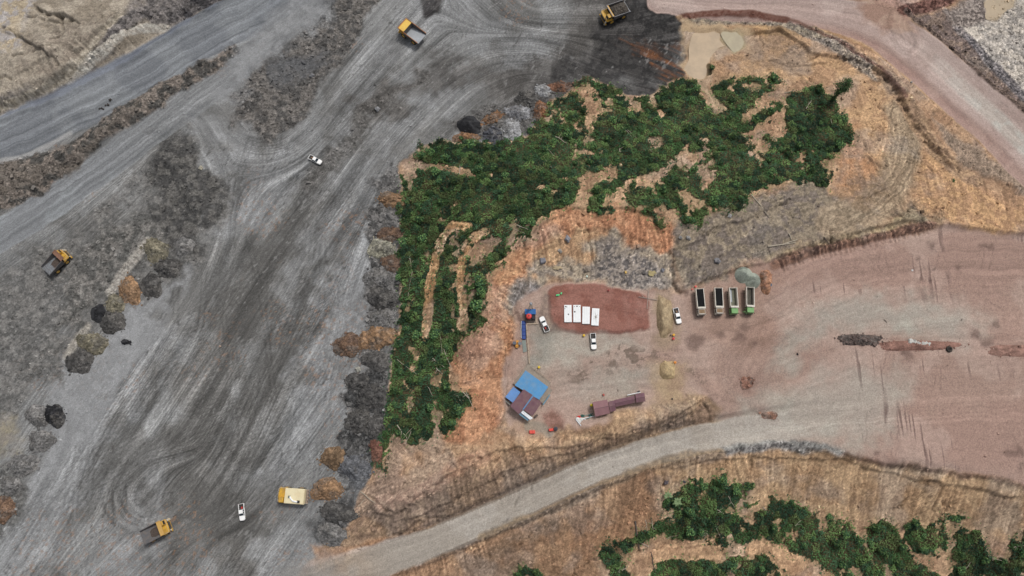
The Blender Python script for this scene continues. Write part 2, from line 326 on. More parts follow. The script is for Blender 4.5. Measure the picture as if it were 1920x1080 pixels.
# turning loops by the truck at the foot
for r, w in ((66,.5),(80,.7),(92,.5),(110,.8)):
    t = np.linspace(2.0, 4.2, 9); arc = [(300+r*math.cos(q)*1.0, 925-r*math.sin(q)*.75) for q in t]
    im = stroke(arc, w, .5, 1.2); mul(im, .82); lift(im, -.08)
    im = stroke([(a+4, b-2) for a, b in arc], w*.7, .4, 1.2); mul(im, 1.18)
# pairs of tyre lines
tr = random.Random(5)
for k in range(150):
    x0 = tr.uniform(120, 640); y0 = tr.uniform(330, 1000)
    if x0 > 690-(y0-300)*.12: continue
    a = math.radians(tr.gauss(62, 20)); L = tr.uniform(90, 330); b = tr.uniform(-45, 45)
    p = [(x0-math.cos(a)*L/2, y0+math.sin(a)*L/2), (x0+b*.4, y0+b*.3), (x0+math.cos(a)*L/2, y0-math.sin(a)*L/2)]
    f = tr.choice((.86,.9,1.1,1.13,.9))
    for o in (0, 9): mul(stroke([(q+o, r+o*.5) for q, r in p], .32, .32, .6, 4), f)
# pale pits, scabs and coloured crumbs on the floor
ux = X*.57+Y*.82; vx = X*.82-Y*.57
spots = vnoise(ux/2.6, vx/.8, 201)*.6+vnoise(ux/1.1+5, vx/.5, 203)*.4; big = fbm(X, Y, 9, 4, 205)
m = sstep(.66, .84, spots)*sstep(.52, .68, big); paint((full[0], m), (150,149,147), a=.3)
spots = vnoise(ux/2.2, vx/.9, 211)*.6+vnoise(ux/.9+5, vx/.5, 213)*.4
m = sstep(.66, .84, spots)*sstep(.5, .68, fbm(X, Y, 12, 4, 215)); paint((full[0], m), (70,68,66), a=.5)
m = sstep(.86, .93, fbm(X, Y, .8, 2, 221))*sstep(.58, .75, fbm(X, Y, 30, 3, 225)); paint((full[0], m), (152,112,80), a=.35)

# --- rubble bands of the yard
def rubble(p, ca, cb, amt, soft=2.0, warp=8, a=1.0, sc=2.2, smooth=False):
    im = poly(p, soft, warp, smooth); paint(im, ca, cb, sc, a); rub(im, amt); return im
rubble([(-100,470),(0,505),(60,470),(130,440),(200,395),(270,330),(330,262),(395,300),(410,400),(380,470),(335,520),(230,530),(150,640),(110,720),(40,780),(0,830),(-100,900)], (98,97,95), (115,113,110), .45, 6, 16, .85)
rubble([(288,240),(345,254),(356,285),(400,322),(413,370),(402,410),(370,440),(350,480),(300,450),(285,400),(292,330),(280,280)], (70,69,68), (88,86,83), .55, 3.2, 9, .85)
rubble([(200,420),(280,390),(300,440),(230,520),(180,560),(120,640),(80,690),(110,590)], (90,89,86), (110,107,103), .6, 5, 12, .85)
rubble([(430,200),(455,165),(500,128),(545,90),(585,40),(610,0),(640,-60),(720,-60),(700,20),(660,80),(625,130),(590,190),(560,240),(520,258),(480,250),(445,228)], (86,84,82), (104,100,96), .65, 1.8, 6)
rubble([(495,130),(545,100),(610,110),(590,150),(530,165)], (96,97,99), (84,85,87), .4, 3, 6, .7)
rubble([(560,340),(620,270),(680,200),(720,170),(770,150),(800,125),(815,135),(760,180),(700,225),(660,280),(600,350)], (80,78,75), (98,95,92), .5, 2, 6, .7)
# tan hill at the upper left with its terrace
hill = poly([(-300,-300),(640,-300),(420,0),(345,45),(250,108),(150,162),(60,202),(0,222),(-300,330)], .8, 2)
paint(hill, (141,129,110), (160,148,128), 6.0); rub(hill, .25)
paint(poly([(-60,-60),(60,-60),(40,40),(20,90),(-60,80)], 5, 14), (178,161,132), (165,158,150), 2.2, .8)
paint(poly([(60,60),(140,20),(200,30),(180,90),(110,150),(40,190),(20,160)], 6, 14), (135,123,107), (148,137,119), 2.2, .7)
rubble([(200,40),(260,0),(330,-60),(470,-60),(415,2),(340,46),(315,45),(255,55),(210,80),(160,135),(110,165),(0,215),(-60,225),(0,195),(80,160),(130,125),(160,90)], (92,87,82), (118,111,103), .6, 2, 5)
rubble([(320,15),(400,-30),(420,0),(350,42)], (72,69,67), (92,87,82), .8, 2, 5)
paint(stroke([(132,150),(150,125),(185,95),(215,72),(255,58),(312,52)], 1.5, .5, 1.2), (178,171,155), (162,153,137), .9)
paint(stroke([(0,205),(60,185),(130,125),(180,70),(225,28)], .9, .5, 1.5), (150,139,119), (165,154,134), .9)
for g in ([(0,58),(45,72),(80,92),(110,115)], [(60,8),(100,25),(150,42)], [(50,25),(85,35),(110,40)], [(0,140),(12,150)], [(110,30),(112,55),(100,80)], [(95,85),(60,100),(20,110)]):
    im = stroke(g, .4, .5, 3.5); im = (im[0], im[1]*sstep(.2, .5, NZ[2.2][im[0]])); lift(im, -1.2); mul(im, .72)
# haul roads
for path, hw, ca, cb, sdv in ((HAUL, 10.4, (124,127,130), (113,116,120), 81), (HAUL2, 6.6, (131,134,136), (121,123,125), 83)):
    idx, s, d, L = flow(path, hw*1.3); m = 1-sstep(hw*.92, hw*1.06, np.abs(d+1.2*WXN[idx]))
    if path is HAUL2: m = m*(1-.55*sstep(60, 110, s))
    paint((idx, m.astype(f32)), ca, cb, 16.0); RB[idx] *= 1-m
    streak(path, hw*1.05, .30, 1.3, 60, sdv, .1); streak(path, hw*1.05, .12, .5, 30, sdv+1, .1)
lowland = rubble([(-100,345),(0,312),(60,294),(120,268),(200,220),(280,172),(360,125),(440,80),(447,92),(400,135),(300,205),(200,270),(100,345),(70,372),(0,392),(-100,440)], (80,78,75), (112,104,97), .75, .8, 3)
paint(poly([(-20,330),(60,310),(140,285),(230,220),(290,175),(250,215),(150,300),(60,345),(-20,360)], 2, 6), (118,109,100), (98,92,86), 2.2, .8)
paint(stroke([(0,302),(40,296),(90,272),(130,250)], .9, .6, 1), (150,149,147), a=.8)
paint(poly([(430,90),(520,20),(560,-40),(640,-40),(600,30),(540,90),(480,140),(440,190),(400,180),(420,130)], 4, 8), (140,141,142), (124,125,126), 6.0, .75)
# pale lane and strips beside the left heaps
paint(stroke([(276,455),(255,480),(225,520),(208,545)], 1.7, .6, 1.2), (154,150,143), (140,135,128), .9)
paint(stroke([(165,610),(145,635),(122,672)], 1.1, .6, 1.2), (146,141,133))
paint(poly([(110,690),(165,680),(230,600),(290,570),(320,520),(345,500),(310,580),(240,700),(190,790),(130,860),(100,900),(60,930),(70,860),(110,800)], 3, 8), (148,149,150), (136,137,138), 2.2, .85)
paint(poly([(-20,800),(20,795),(40,820),(20,850),(-20,860)], 3, 6), (150,141,121), (135,128,118), 2.2, .8)
rubble([(-100,900),(0,880),(60,890),(70,930),(30,990),(-100,1060)], (92,91,89), (108,107,104), .5, 3, 8, .8)

# --- rubble strip of tipped loads between yard and hill
rubble([(700,330),(748,300),(752,400),(750,520),(745,640),(735,690),(728,740),(724,830),(712,885),(676,925),(640,930),(640,880),(660,820),(640,770),(655,720),(690,690),(680,640),(690,560),(690,480),(690,400)], (84,83,82), (106,104,102), .7, 1.6, 6)
rubble([(655,700),(720,690),(725,760),(722,830),(690,850),(650,840),(635,830),(660,790),(645,750)], (66,66,66), (86,85,84), 1.0, 1.5, 5)
rubble([(600,970),(665,930),(668,965),(640,1010),(610,1028),(585,1010),(590,985)], (78,78,78), (94,93,92), .6, 2, 5)
rubble([(640,850),(690,850),(700,885),(672,925),(640,905)], (104,105,107), (90,91,93), .6, 2, 5)
rubble([(840,232),(900,205),(960,190),(1000,160),(1050,160),(1030,195),(1010,225),(985,255),(930,266),(870,262)], (96,94,92), (78,76,75), .7, 2, 5)
im = poly([(690,330),(700,300),(745,290),(812,262),(830,240),(800,255),(750,270)], 2, 5); paint(im, (120,119,117), (104,103,101), .9, .8)

# --- earth side
earth = poly(EARTH, .7, 2.5)
paint(earth, (166,137,107), (148,119,92), 6.0); RB[earth[0]] = RB[earth[0]]*(1-earth[1])+.28*earth[1]
earthf = np.zeros(len(X), f32); earthf[earth[0]] = earth[1]
orange = poly([(840,690),(870,620),(905,600),(920,540),(960,460),(1000,425),(1060,390),(1180,386),(1262,418),(1268,470),(1240,500),(1180,480),(1140,445),(1080,440),(1000,480),(985,510),(965,570),(955,630),(948,690),(948,745),(935,790),(900,830),(850,830),(845,780),(885,760)], 1.6, 6)
paint(orange, (182,138,103), (164,118,86), 6.0); rub(orange, .34)
paint(poly([(1000,480),(1020,455),(1080,432),(1140,440),(1150,470),(1090,495),(1010,505)], 2.5, 8), (184,153,116), (165,133,100), 2.2, .9)
paint(poly([(930,490),(975,450),(985,470),(970,520),(955,570),(945,640),(935,680),(925,640),(945,570)], 2, 6), (178,140,103), (162,120,87), 2.2, .8)
gz = poly([(985,505),(1060,485),(1110,470),(1135,440),(1190,460),(1255,495),(1268,548),(1200,536),(1100,526),(1030,532),(990,560),(975,610),(958,600),(962,545)], 1.8, 8)
paint(gz, (134,125,113), (158,146,126), 2.2); rub(gz, .35)
im = poly([(1110,480),(1150,460),(1210,500),(1250,540),(1190,535),(1135,520)], 2, 6); paint(im, (108,104,101), (136,128,118), .9); rub(im, .4)
im = poly([(975,520),(1000,515),(1010,545),(985,580),(970,585)], 2, 5); paint(im, (138,135,132), (110,106,102), .9)
# grey slope east of the cut
gs = poly([(1255,440),(1330,405),(1400,382),(1450,352),(1520,345),(1565,360),(1640,390),(1610,425),(1520,460),(1440,488),(1370,518),(1330,540),(1280,548),(1262,500)], 2.2, 6)
paint(gs, (136,125,106), (116,107,97), 2.2); rub(gs, .3)
streak([(1270,500),(1340,470),(1450,420),(1560,390)], 20, .16, .9, 8, 91)
paint(poly([(1440,480),(1520,455),(1600,430),(1680,405),(1740,400),(1750,418),(1690,430),(1600,448),(1510,470),(1440,498)], 1.5, 5), (160,147,113), (142,131,105), 2.2, .85)
im = poly([(1660,395),(1710,370),(1760,370),(1790,420),(1740,425),(1690,420)], 2.5, 6); paint(im, (106,98,88), (124,115,95), 2.2, .85); rub(im, .5)
# ochre ridge in the north east
im = poly([(1330,75),(1400,62),(1460,60),(1530,100),(1600,112),(1660,150),(1700,210),(1715,300),(1690,360),(1620,390),(1560,370),(1560,310),(1600,240),(1580,200),(1540,165),(1470,150),(1390,148),(1345,150),(1330,120)], 2.5, 8)
paint(im, (179,147,109), (162,131,99), 6.0); rub(im, .3)
im = poly([(1380,85),(1460,62),(1540,98),(1500,135),(1420,135)], 3, 8); paint(im, (155,129,100), (138,117,95), 2.2, .8)
im = poly([(1540,215),(1600,230),(1640,290),(1660,330),(1620,370),(1560,355),(1570,300)], 3, 6); paint(im, (173,130,93), (154,122,93), 2.2, .85)
im = poly([(1720,270),(1760,300),(1820,350),(1900,390),(2000,420),(2000,445),(1860,430),(1780,420),(1720,380),(1705,330)], 2, 6); paint(im, (179,145,105), (158,126,94), 2.2)
# grey access track bending through it
TRK = [(1560,420),(1620,395),(1670,350),(1695,300),(1700,255),(1690,215)]
im = stroke(TRK, 6.0, 2.0, 2.5); paint(im, (138,123,101), (150,135,111), 2.2, .85); streak(TRK, 6, .25, .8, 20, 95)
im = poly([(1600,320),(1670,300),(1670,350),(1620,390),(1570,380)], 3, 6); paint(im, (132,113,89), (116,100,86), 2.2, .6)
# windrow and ditch beside the red road
im = stroke([(1290,32),(1400,32),(1500,52),(1580,92),(1640,138)], 3.2, .8, 1.5); paint(im, (126,117,107), (146,135,119), .9); rub(im, .8)
im = stroke([(1650,130),(1700,180),(1725,235),(1770,300),(1830,340)], 2.6, .7, 1.2); paint(im, (160,134,104), (144,120,96), 2.2); rub(im, .4)
im = poly([(1740,210),(1790,250),(1860,300),(1930,350),(1990,400),(1930,375),(1850,335),(1790,300)], 1.5, 4); paint(im, (140,123,105), (126,111,95), 2.2); rub(im, .4)
# red road
idx, s, d, L = flow(ROAD_NE, 13); w = np.interp(s, [0, 60, 100, 160, 260], [6, 7.5, 11, 11.5, 11.5]); m = 1-sstep(w*.9, w*1.06, np.abs(d+WXN[idx]*1.5))
paint((idx, m.astype(f32)), (172,154,146), (160,141,133), 16.0); RB[idx] *= 1-m
mm = (1-sstep(2, 4.5, np.abs(d-1-3*sstep(150,60,s))))*sstep(90,140,s); paint((idx, (mm*m).astype(f32)), (176,174,166), (170,162,153), 6.0, .8)
mm = sstep(-3, -8, d)*m; paint((idx, mm.astype(f32)), (143,114,104), (153,126,115), 6.0, .7)
streak(ROAD_NE, 11.5, .17, 1.0, 60, 97, .1)
im = poly([(1660,58),(1600,20),(1640,-20),(1640,-120),(1720,-120),(1780,-40),(1700,18),(1720,60)], 2, 4); paint(im, (166,141,125), (150,123,109), 6.0); streak([(1700,80),(1690,30),(1770,-20),(1830,-60)], 8, .16, 1, 40, 99)
im = stroke([(1280,30),(1330,24),(1400,26),(1470,38)], 1.5, .6, 1); paint(im, (104,70,60), (115,86,76), .9)
im = stroke([(1440,30),(1520,52),(1600,92),(1660,135),(1700,180)], .7, .5, 1); paint(im, (110,80,70), None, a=.8)
im = stroke([(1695,18),(1760,5),(1810,-30)], 2.6, .7, 1); paint(im, (96,68,60), (116,86,76), .9); rub(im, .5)
im = poly([(1705,22),(1780,20),(1800,60),(1850,110),(1930,180),(1930,215),(1850,150),(1790,95),(1730,48)], 1.5, 4); paint(im, (122,107,95), (104,92,86), 2.2); rub(im, .5)
im = stroke([(1697,20),(1730,45),(1790,95),(1850,150),(1930,215)], .9, .5, 1); paint(im, (84,72,66), (104,90,82), .9); rub(im, .8)
# pale quarry floor in the corner
im = poly([(1800,40),(1840,-20),(1900,-60),(2200,-60),(2200,330),(1960,220),(1900,160),(1840,105)], 1.5, 5); paint(im, (150,146,138), (172,166,154), 2.2); rub(im, .5)
im = stroke([(1800,55),(1850,110),(1905,165),(1990,240)], 2.4, .8, 2); paint(im, (92,90,92), (112,108,108), .9); rub(im, .7)
im = poly([(1770,20),(1830,-20),(1850,10),(1838,40),(1800,60)], 2, 5); paint(im, (112,104,98), (134,126,118), .9)

im = poly([(1268,25),(1300,40),(1345,45),(1400,60),(1410,90),(1360,105),(1335,120),(1330,160),(1350,205),(1338,207),(1316,182),(1300,150),(1282,140),(1290,100)], 1.5, 5); paint(im, (178,155,126), (164,142,116), 6.0, .9); RB[im[0]] *= 1-im[1]
# --- pinkish camp yard and pad
camp = poly(CAMP, 1.0, 2.5); paint(camp, (157,133,121), (167,145,133), 16.0); RB[camp[0]] = RB[camp[0]]*(1-camp[1])+.04*camp[1]
grn, tanp = (166,164,153), (166,147,129)
for p, a in (([(1000,620),(1060,615),(1150,628),(1220,640),(1180,660),(1080,665),(1020,700),(995,680)], .75), ([(1130,700),(1200,690),(1235,700),(1215,730),(1140,745),(1060,735),(1050,715)], .7),
          ([(1550,575),(1650,560),(1800,570),(1860,600),(1800,640),(1700,625),(1600,615),(1520,640),(1480,680),(1450,690),(1490,620)], .85),
          ([(1250,845),(1350,805),(1450,755),(1540,715),(1600,700),(1720,720),(1680,790),(1600,830),(1500,832),(1400,830),(1300,850)], .75), ([(1560,690),(1640,690),(1700,705),(1620,735),(1560,725)], .6)):
    im = poly(p, 6, 8); paint(im, grn, (158,152,142), 16.0, a)
for p, a in (([(1800,590),(1960,590),(1960,690),(1840,660),(1790,640)], .5), ([(1500,650),(1700,660),(1800,700),(1700,740),(1500,720)], .35), ([(1460,500),(1560,470),(1700,450),(1960,450),(1960,560),(1600,540),(1480,560)], .55), ([(1650,780),(1960,740),(1960,910),(1780,875),(1650,860)], .55)):
    im = poly(p, 7, 10); paint(im, (153,126,115), (165,140,129), 16.0, a)
im = poly([(1320,545),(1430,500),(1470,510),(1440,570),(1440,650),(1300,650),(1280,600)], 5, 8); paint(im, (150,123,109), (138,111,97), 6.0, .6)
streak([(1000,690),(1150,670),(1300,665),(1450,640),(1560,580),(1700,560),(1900,560),(2050,560)], 16, .11, 1.0, 40, 103)
streak([(1290,850),(1420,790),(1520,730),(1650,700),(1900,690),(2050,690)], 18, .08, 1.0, 50, 107)
streak([(1380,700),(1450,600),(1600,520),(1800,490),(2000,500)], 14, .10, 1.0, 50, 109)
# scuffs across the pad
for p, amt in (([(1520,470),(1640,450),(1780,440),(1960,450),(1960,540),(1700,560),(1520,540)], .8), ([(1580,660),(1760,665),(1960,690),(1960,740),(1600,740)], .6), ([(1640,760),(1960,740),(1960,910),(1780,875),(1640,850)], .75)):
    idx, m = poly(p, 4, 5); x = X[idx]; y = Y[idx]
    v = vnoise(x/.55, y/9, 121)*.6+vnoise(x/2.2, y/14, 123)*.5; q = sstep(.68, .86, v)*sstep(.35, .6, NZ[16.0][idx])
    paint((idx, (m*q).astype(f32)), (98,78,74), a=amt)
for p in ([(1655,465),(1650,500),(1668,520)], [(1662,470),(1668,505),(1680,520)], [(1740,445),(1760,480),(1752,510)], [(1735,520),(1755,505)], [(1898,810),(1912,840),(1915,880)], [(1850,560),(1880,580)], [(1610,785),(1618,830)], [(1627,770),(1622,830)], [(1668,800),(1672,850)], [(1680,800),(1682,852)], [(1664,660),(1656,700)], [(1676,665),(1674,690)], [(1690,655),(1702,680)],
          [(1756,690),(1754,720)], [(1764,690),(1765,735)], [(1845,470),(1840,505)], [(1862,465),(1856,505)], [(1575,470),(1580,500)], [(1870,690),(1885,695)]):
    im = stroke(p, .2, .3, 1.2); im = (im[0], im[1]*sstep(.3, .55, NZ[0.9][im[0]])); paint(im, (92,76,72), a=.4)
for cx_, cy_, r in ((1725,480,5),(1855,635,14),(1868,602,9),(1830,625,10),(1640,845,5),(1905,850,10),(1752,455,8),(1575,455,6),(1850,465,8),(1795,510,6),(1700,668,14),(1612,650,9),(1380,628,14),(1340,620,10),(1300,640,18),(1030,625,8),(1395,610,9),(1365,585,6),(1410,640,8),(1065,610,5)):
    im = poly([(cx_+r*math.cos(t), cy_+.8*r*math.sin(t)) for t in np.linspace(0, 6.28, 9)[:-1]], 1.2, 4); paint(im, (96,78,72), a=.62)
# churned wet strip through the yard
im = poly([(1050,712),(1075,672),(1130,662),(1200,648),(1260,645),(1250,668),(1180,695),(1120,706),(1075,718)], 3, 8)
w1_, w2_, wi_ = worley(X[im[0]]*.7+1.5*WXN[im[0]], Y[im[0]]+1.5*WYN[im[0]], 1.6, 77)
q = sstep(.55, .75, wi_*.5+NZ[2.2][im[0]]*.6)*im[1]; paint((im[0], q.astype(f32)), (102,90,80), a=.75); Z[im[0]] -= .12*q
im = poly([(1270,690),(1300,695),(1320,705),(1295,706)], 1, 5); paint((im[0], (im[1]*sstep(.4,.6,NZ[0.9][im[0]])).astype(f32)), (98,86,78), a=.7)
for cx_, cy_, rx_, ry_ in ((1400,718,26,22),(1443,780,30,14)):
    im = poly([(cx_+rx_*math.cos(t), cy_+ry_*math.sin(t)) for t in np.linspace(0, 6.28, 10)[:-1]], 2.5, 6); paint(im, (132,108,98), (146,122,112), 2.2, .7)
im = poly([(1228,555),(1262,552),(1268,640),(1240,645),(1226,620)], 2, 5); paint(im, (160,140,118), (146,128,108), 2.2, .8)
# red pad
rp = poly([(1030,548),(1062,536),(1120,533),(1170,540),(1205,552),(1214,570),(1214,610),(1200,618),(1150,622),(1090,625),(1050,620),(1033,605),(1027,575)], .55, 2.0, True)
lift(rp, .45); paint(rp, (131,89,78), (144,103,92), 6.0); RB[rp[0]] *= 1-rp[1]
paint(poly([(1150,545),(1200,552),(1212,590),(1170,600)], 4, 6), (147,110,100), (135,95,85), 2.2, .7)
streak([(1040,560),(1120,556),(1205,575)], 8, .1, .7, 14, 131)
im = stroke([(1030,560),(1032,598),(1050,618),(1100,624),(1180,620)], .5, .4, .4); paint(im, (112,76,68), a=.5)
im = poly([(1012,545),(1028,545),(1024,575),(1030,605),(1045,625),(1020,630),(1010,600),(1015,570)], 1.2, 3); paint(im, (112,98,90), (130,115,101), .9, .7)
# green-grey slab by the low wall
im = poly([(990,612),(1020,622),(1040,640),(1030,665),(1010,690),(994,685)], 2.5, 4); paint(im, (143,139,130), (136,130,120), 2.2, .8)
# bank between yard and road, with its rills
bank = rep([poly([(735,940),(790,935),(880,880),(960,838),(1060,822),(1150,802),(1240,790),(1300,770),(1330,745),(1350,770),(1340,800),(1240,838),(1100,884),(960,938),(850,978),(740,1000),(690,1010),(640,1030),(590,1040),(600,1020),(660,985),(700,950)], 1.2, 3)])
paint(bank, (145,123,99), (130,109,90), 2.2)
bk = flow([(640,1020),(760,980),(880,935),(1000,890),(1100,850),(1200,818),(1290,795),(1335,760)], 15)
bm = np.zeros(len(X), f32); bm[bank[0]] = bank[1]
ri = vnoise(bk[1]/.8+.6*WXN[bk[0]]*4, bk[2]/9, 141)*.7+vnoise(bk[1]/2.1, bk[2]/12, 143)*.5
Z[bk[0]] -= .30*sstep(.45, .85, ri)*bm[bk[0]]
paint((bk[0], (sstep(.5, .95, ri)*bm[bk[0]]).astype(f32)), (106,82,62), a=.22)
im = poly([(840,925),(960,880),(1100,840),(1230,808),(1300,790),(1290,806),(1200,838),(1080,880),(960,925),(860,965)], 2, 4); paint(im, (142,121,99), (126,108,90), 2.2, .75)
im = poly([(1040,830),(1180,800),(1280,772),(1320,745),(1300,745),(1220,768),(1130,790),(1040,815),(960,822),(940,850),(960,845)], 2, 5); paint(im, (177,151,117), (159,133,103), 2.2, .8)
im = poly([(1230,680),(1280,680),(1285,745),(1310,750),(1290,770),(1235,768),(1225,730)], 3, 5); paint(im, (168,147,116), (153,131,105), 2.2, .75)
im = poly([(960,800),(1060,810),(1080,830),(950,860),(870,890),(800,905),(760,880),(800,840),(900,830)], 3, 6); paint(im, (178,149,116), (162,130,98), 2.2, .7)
im = poly([(705,885),(750,880),(757,900),(750,930),(715,945),(690,925)], 1.5, 4); paint(im, (144,116,92), (158,129,104), 2.2, .8)
im = stroke([(715,945),(780,925),(850,885),(905,855)], 2.2, 1, 2); paint(im, (180,148,120), (165,130,106), .9, .8)
im = poly([(1020,780),(1040,768),(1060,785),(1060,805),(1025,810)], 1.2, 3); paint(im, (124,90,79), (140,106,95), 2.2, .85)
im = stroke([(990,800),(1010,800),(1030,812)], 1.4, .6, 1); paint(im, (140,134,122), a=.7)
im = stroke([(590,1028),(615,1036),(660,1030),(720,1015)], 1.3, .6, 1); paint(im, (168,126,91), a=.3)
# south road
im = poly([(420,1200),(470,1090),(540,1050),(600,1042),(640,1052),(660,1070),(640,1110),(600,1200)], 5, 8); paint(im, (138,137,135), (128,127,125), 6.0, .85); RB[im[0]] *= 1-im[1]
idx, s, d, L = flow(ROAD_S, 12); w = np.interp(s, [0, 30, 70, 150, 185, 230], [8.5, 5.6, 4.7, 4.2, 5.0, 9.0]); m = (1-sstep(w*.88, w*1.08, np.abs(d+WXN[idx]*1.2)))*sstep(.97*L, .72*L, s)
cm = sstep(8, 50, s)
paint((idx, (m*cm).astype(f32)), (166,159,150), (157,149,139), 16.0); RB[idx] *= 1-m
streak(ROAD_S+[(1850,765),(2050,770)], 5.0, .14, .9, 60, 113, .3)
e = (np.abs(np.abs(d)-w*1.02) < .9)*sstep(40, 70, s)*sstep(.66*L, .55*L, s); paint((idx, (e*.6).astype(f32)), (116,102,90))
for y_, wd in ((0, 1.2),):
    im = stroke([(905,1005),(1000,968),(1100,925),(1200,882),(1290,856),(1350,848)], 1.4, .7, 1.5); paint(im, (126,111,93), (146,127,103), .9, .8)
# crushed stone shoulder
im = poly([(1350,836),(1400,828),(1480,826),(1540,832),(1580,842),(1578,856),(1500,848),(1420,848),(1365,852)], .8, 2); paint(im, (132,130,126), (150,148,143), .9); rub(im, .45)
# fill slope south of the pad
fs = poly([(1230,880),(1300,862),(1380,852),(1500,848),(1590,852),(1660,872),(1780,892),(1920,918),(2200,960),(2200,1100),(1900,1010),(1700,985),(1500,950),(1380,950),(1250,1000)], 1.2, 3)
paint(fs, (172,145,111), (158,130,98), 6.0); rub(fs, .25)
im = poly([(1590,855),(1660,872),(1780,890),(1930,918),(1930,935),(1780,905),(1680,890),(1600,872)], 1, 3); paint(im, (183,157,122), (165,139,107), 2.2, .9)
fl = flow([(1240,900),(1400,870),(1590,870),(1780,905),(2000,945)], 24)
ri = vnoise(fl[1]/.9+2.5*WXN[fl[0]], fl[2]/10, 151)*.7+vnoise(fl[1]/3, fl[2]/14, 153)*.5; fm = np.zeros(len(X), f32); fm[fs[0]] = fs[1]
Z[fl[0]] -= .28*sstep(.4, .9, ri)*fm[fl[0]]; paint((fl[0], (sstep(.6, .9, ri)*fm[fl[0]]).astype(f32)), (112,89,68), a=.22)
im = stroke([(1578,848),(1620,860),(1680,872),(1740,882),(1860,903),(1930,915)], .8, .7, 2.5); paint(im, (92,72,66), (120,92,82), .9, .5)
im = stroke([(1455,498),(1520,472),(1600,454),(1680,436),(1750,420)], 1.6, .7, 1.0); paint(im, (104,80,70), (132,101,85), .9, .85)
fl2 = flow([(1455,498),(1520,472),(1600,454),(1680,436),(1750,420)], 3); Z[fl2[0]] -= .5*(vnoise(fl2[1]/.5, fl2[2]*0, 161) > .55)
paint((fl2[0], ((vnoise(fl2[1]/.6, fl2[2]/9, 161) > .6)*sstep(2, 1, np.abs(fl2[2]))*.7).astype(f32)), (82,62,56))
# brown slope at the foot
im = poly([(900,1100),(960,1010),(1050,965),(1150,925),(1240,880),(1250,990),(1190,1010),(1140,1020),(1130,1100)], 3, 8); paint(im, (140,113,86), (125,99,75), 6.0, .9); rub(im, .4)
im = poly([(1060,1000),(1150,950),(1230,910),(1240,960),(1190,1000),(1140,1015),(1100,1060)], 3, 8); paint(im, (153,120,89), (134,102,76), .9, .7)
im = poly([(850,1080),(960,1000),(1060,960),(1040,985),(970,1020),(930,1090)], 2, 5); paint(im, (132,113,94), (120,100,80), 2.2, .8)
im = poly([(1190,1040),(1260,1020),(1340,1012),(1420,1015),(1500,1045),(1560,1072),(1600,1100),(1490,1100),(1430,1050),(1380,1040),(1300,1045),(1230,1055)], 1.5, 4); paint(im, (179,147,112), (160,128,97), 2.2); streak([(1190,1045),(1340,1025),(1500,1060)], 7, .15, .8, 14, 171)
for p in ([(1692,985),(1670,990),(1700,1040),(1760,1085),(1720,1090),(1690,1060)], [(1600,1000),(1620,1030),(1660,1075)]):
    paint(poly(p, 1.5, 3), (174,142,111), (156,124,95), 2.2, .8)
# cracks and gullies
for g, w in (([(1245,868),(1240,900),(1250,930)], .5), ([(1410,855),(1405,880)], .35), ([(1100,432),(1105,465),(1130,510)], .5), ([(1265,470),(1258,520),(1268,545),(1285,552)], .5), ([(988,520),(975,560),(972,620)], .5), ([(975,450),(990,480),(978,510)], .4),
             ([(690,935),(730,960),(760,950),(820,905),(850,880),(900,860)], .4), ([(735,1000),(790,980),(840,965)], .5), ([(695,975),(735,1000)], .4), ([(925,985),(960,965),(1000,905)], .3), ([(1285,742),(1310,755),(1326,770)], .4), ([(1625,110),(1660,145),(1700,190),(1730,240),(1760,290),(1800,320)], .4), ([(1440,112),(1500,120),(1540,105)], .4), ([(1600,230),(1620,260),(1635,290)], .4), ([(1590,245),(1610,290)], .35),
             ([(1770,940),(1765,965)], .5), ([(1640,970),(1670,960),(1700,925)], .3), ([(1200,1035),(1210,1050)], .4), ([(1345,990),(1340,1020)], .3), ([(1080,420),(1095,440)], .5)):
    im = stroke(g, w*.8, .4, 2.6); im = (im[0], im[1]*sstep(.25, .55, NZ[2.2][im[0]])); lift(im, -.8); mul(im, .74)

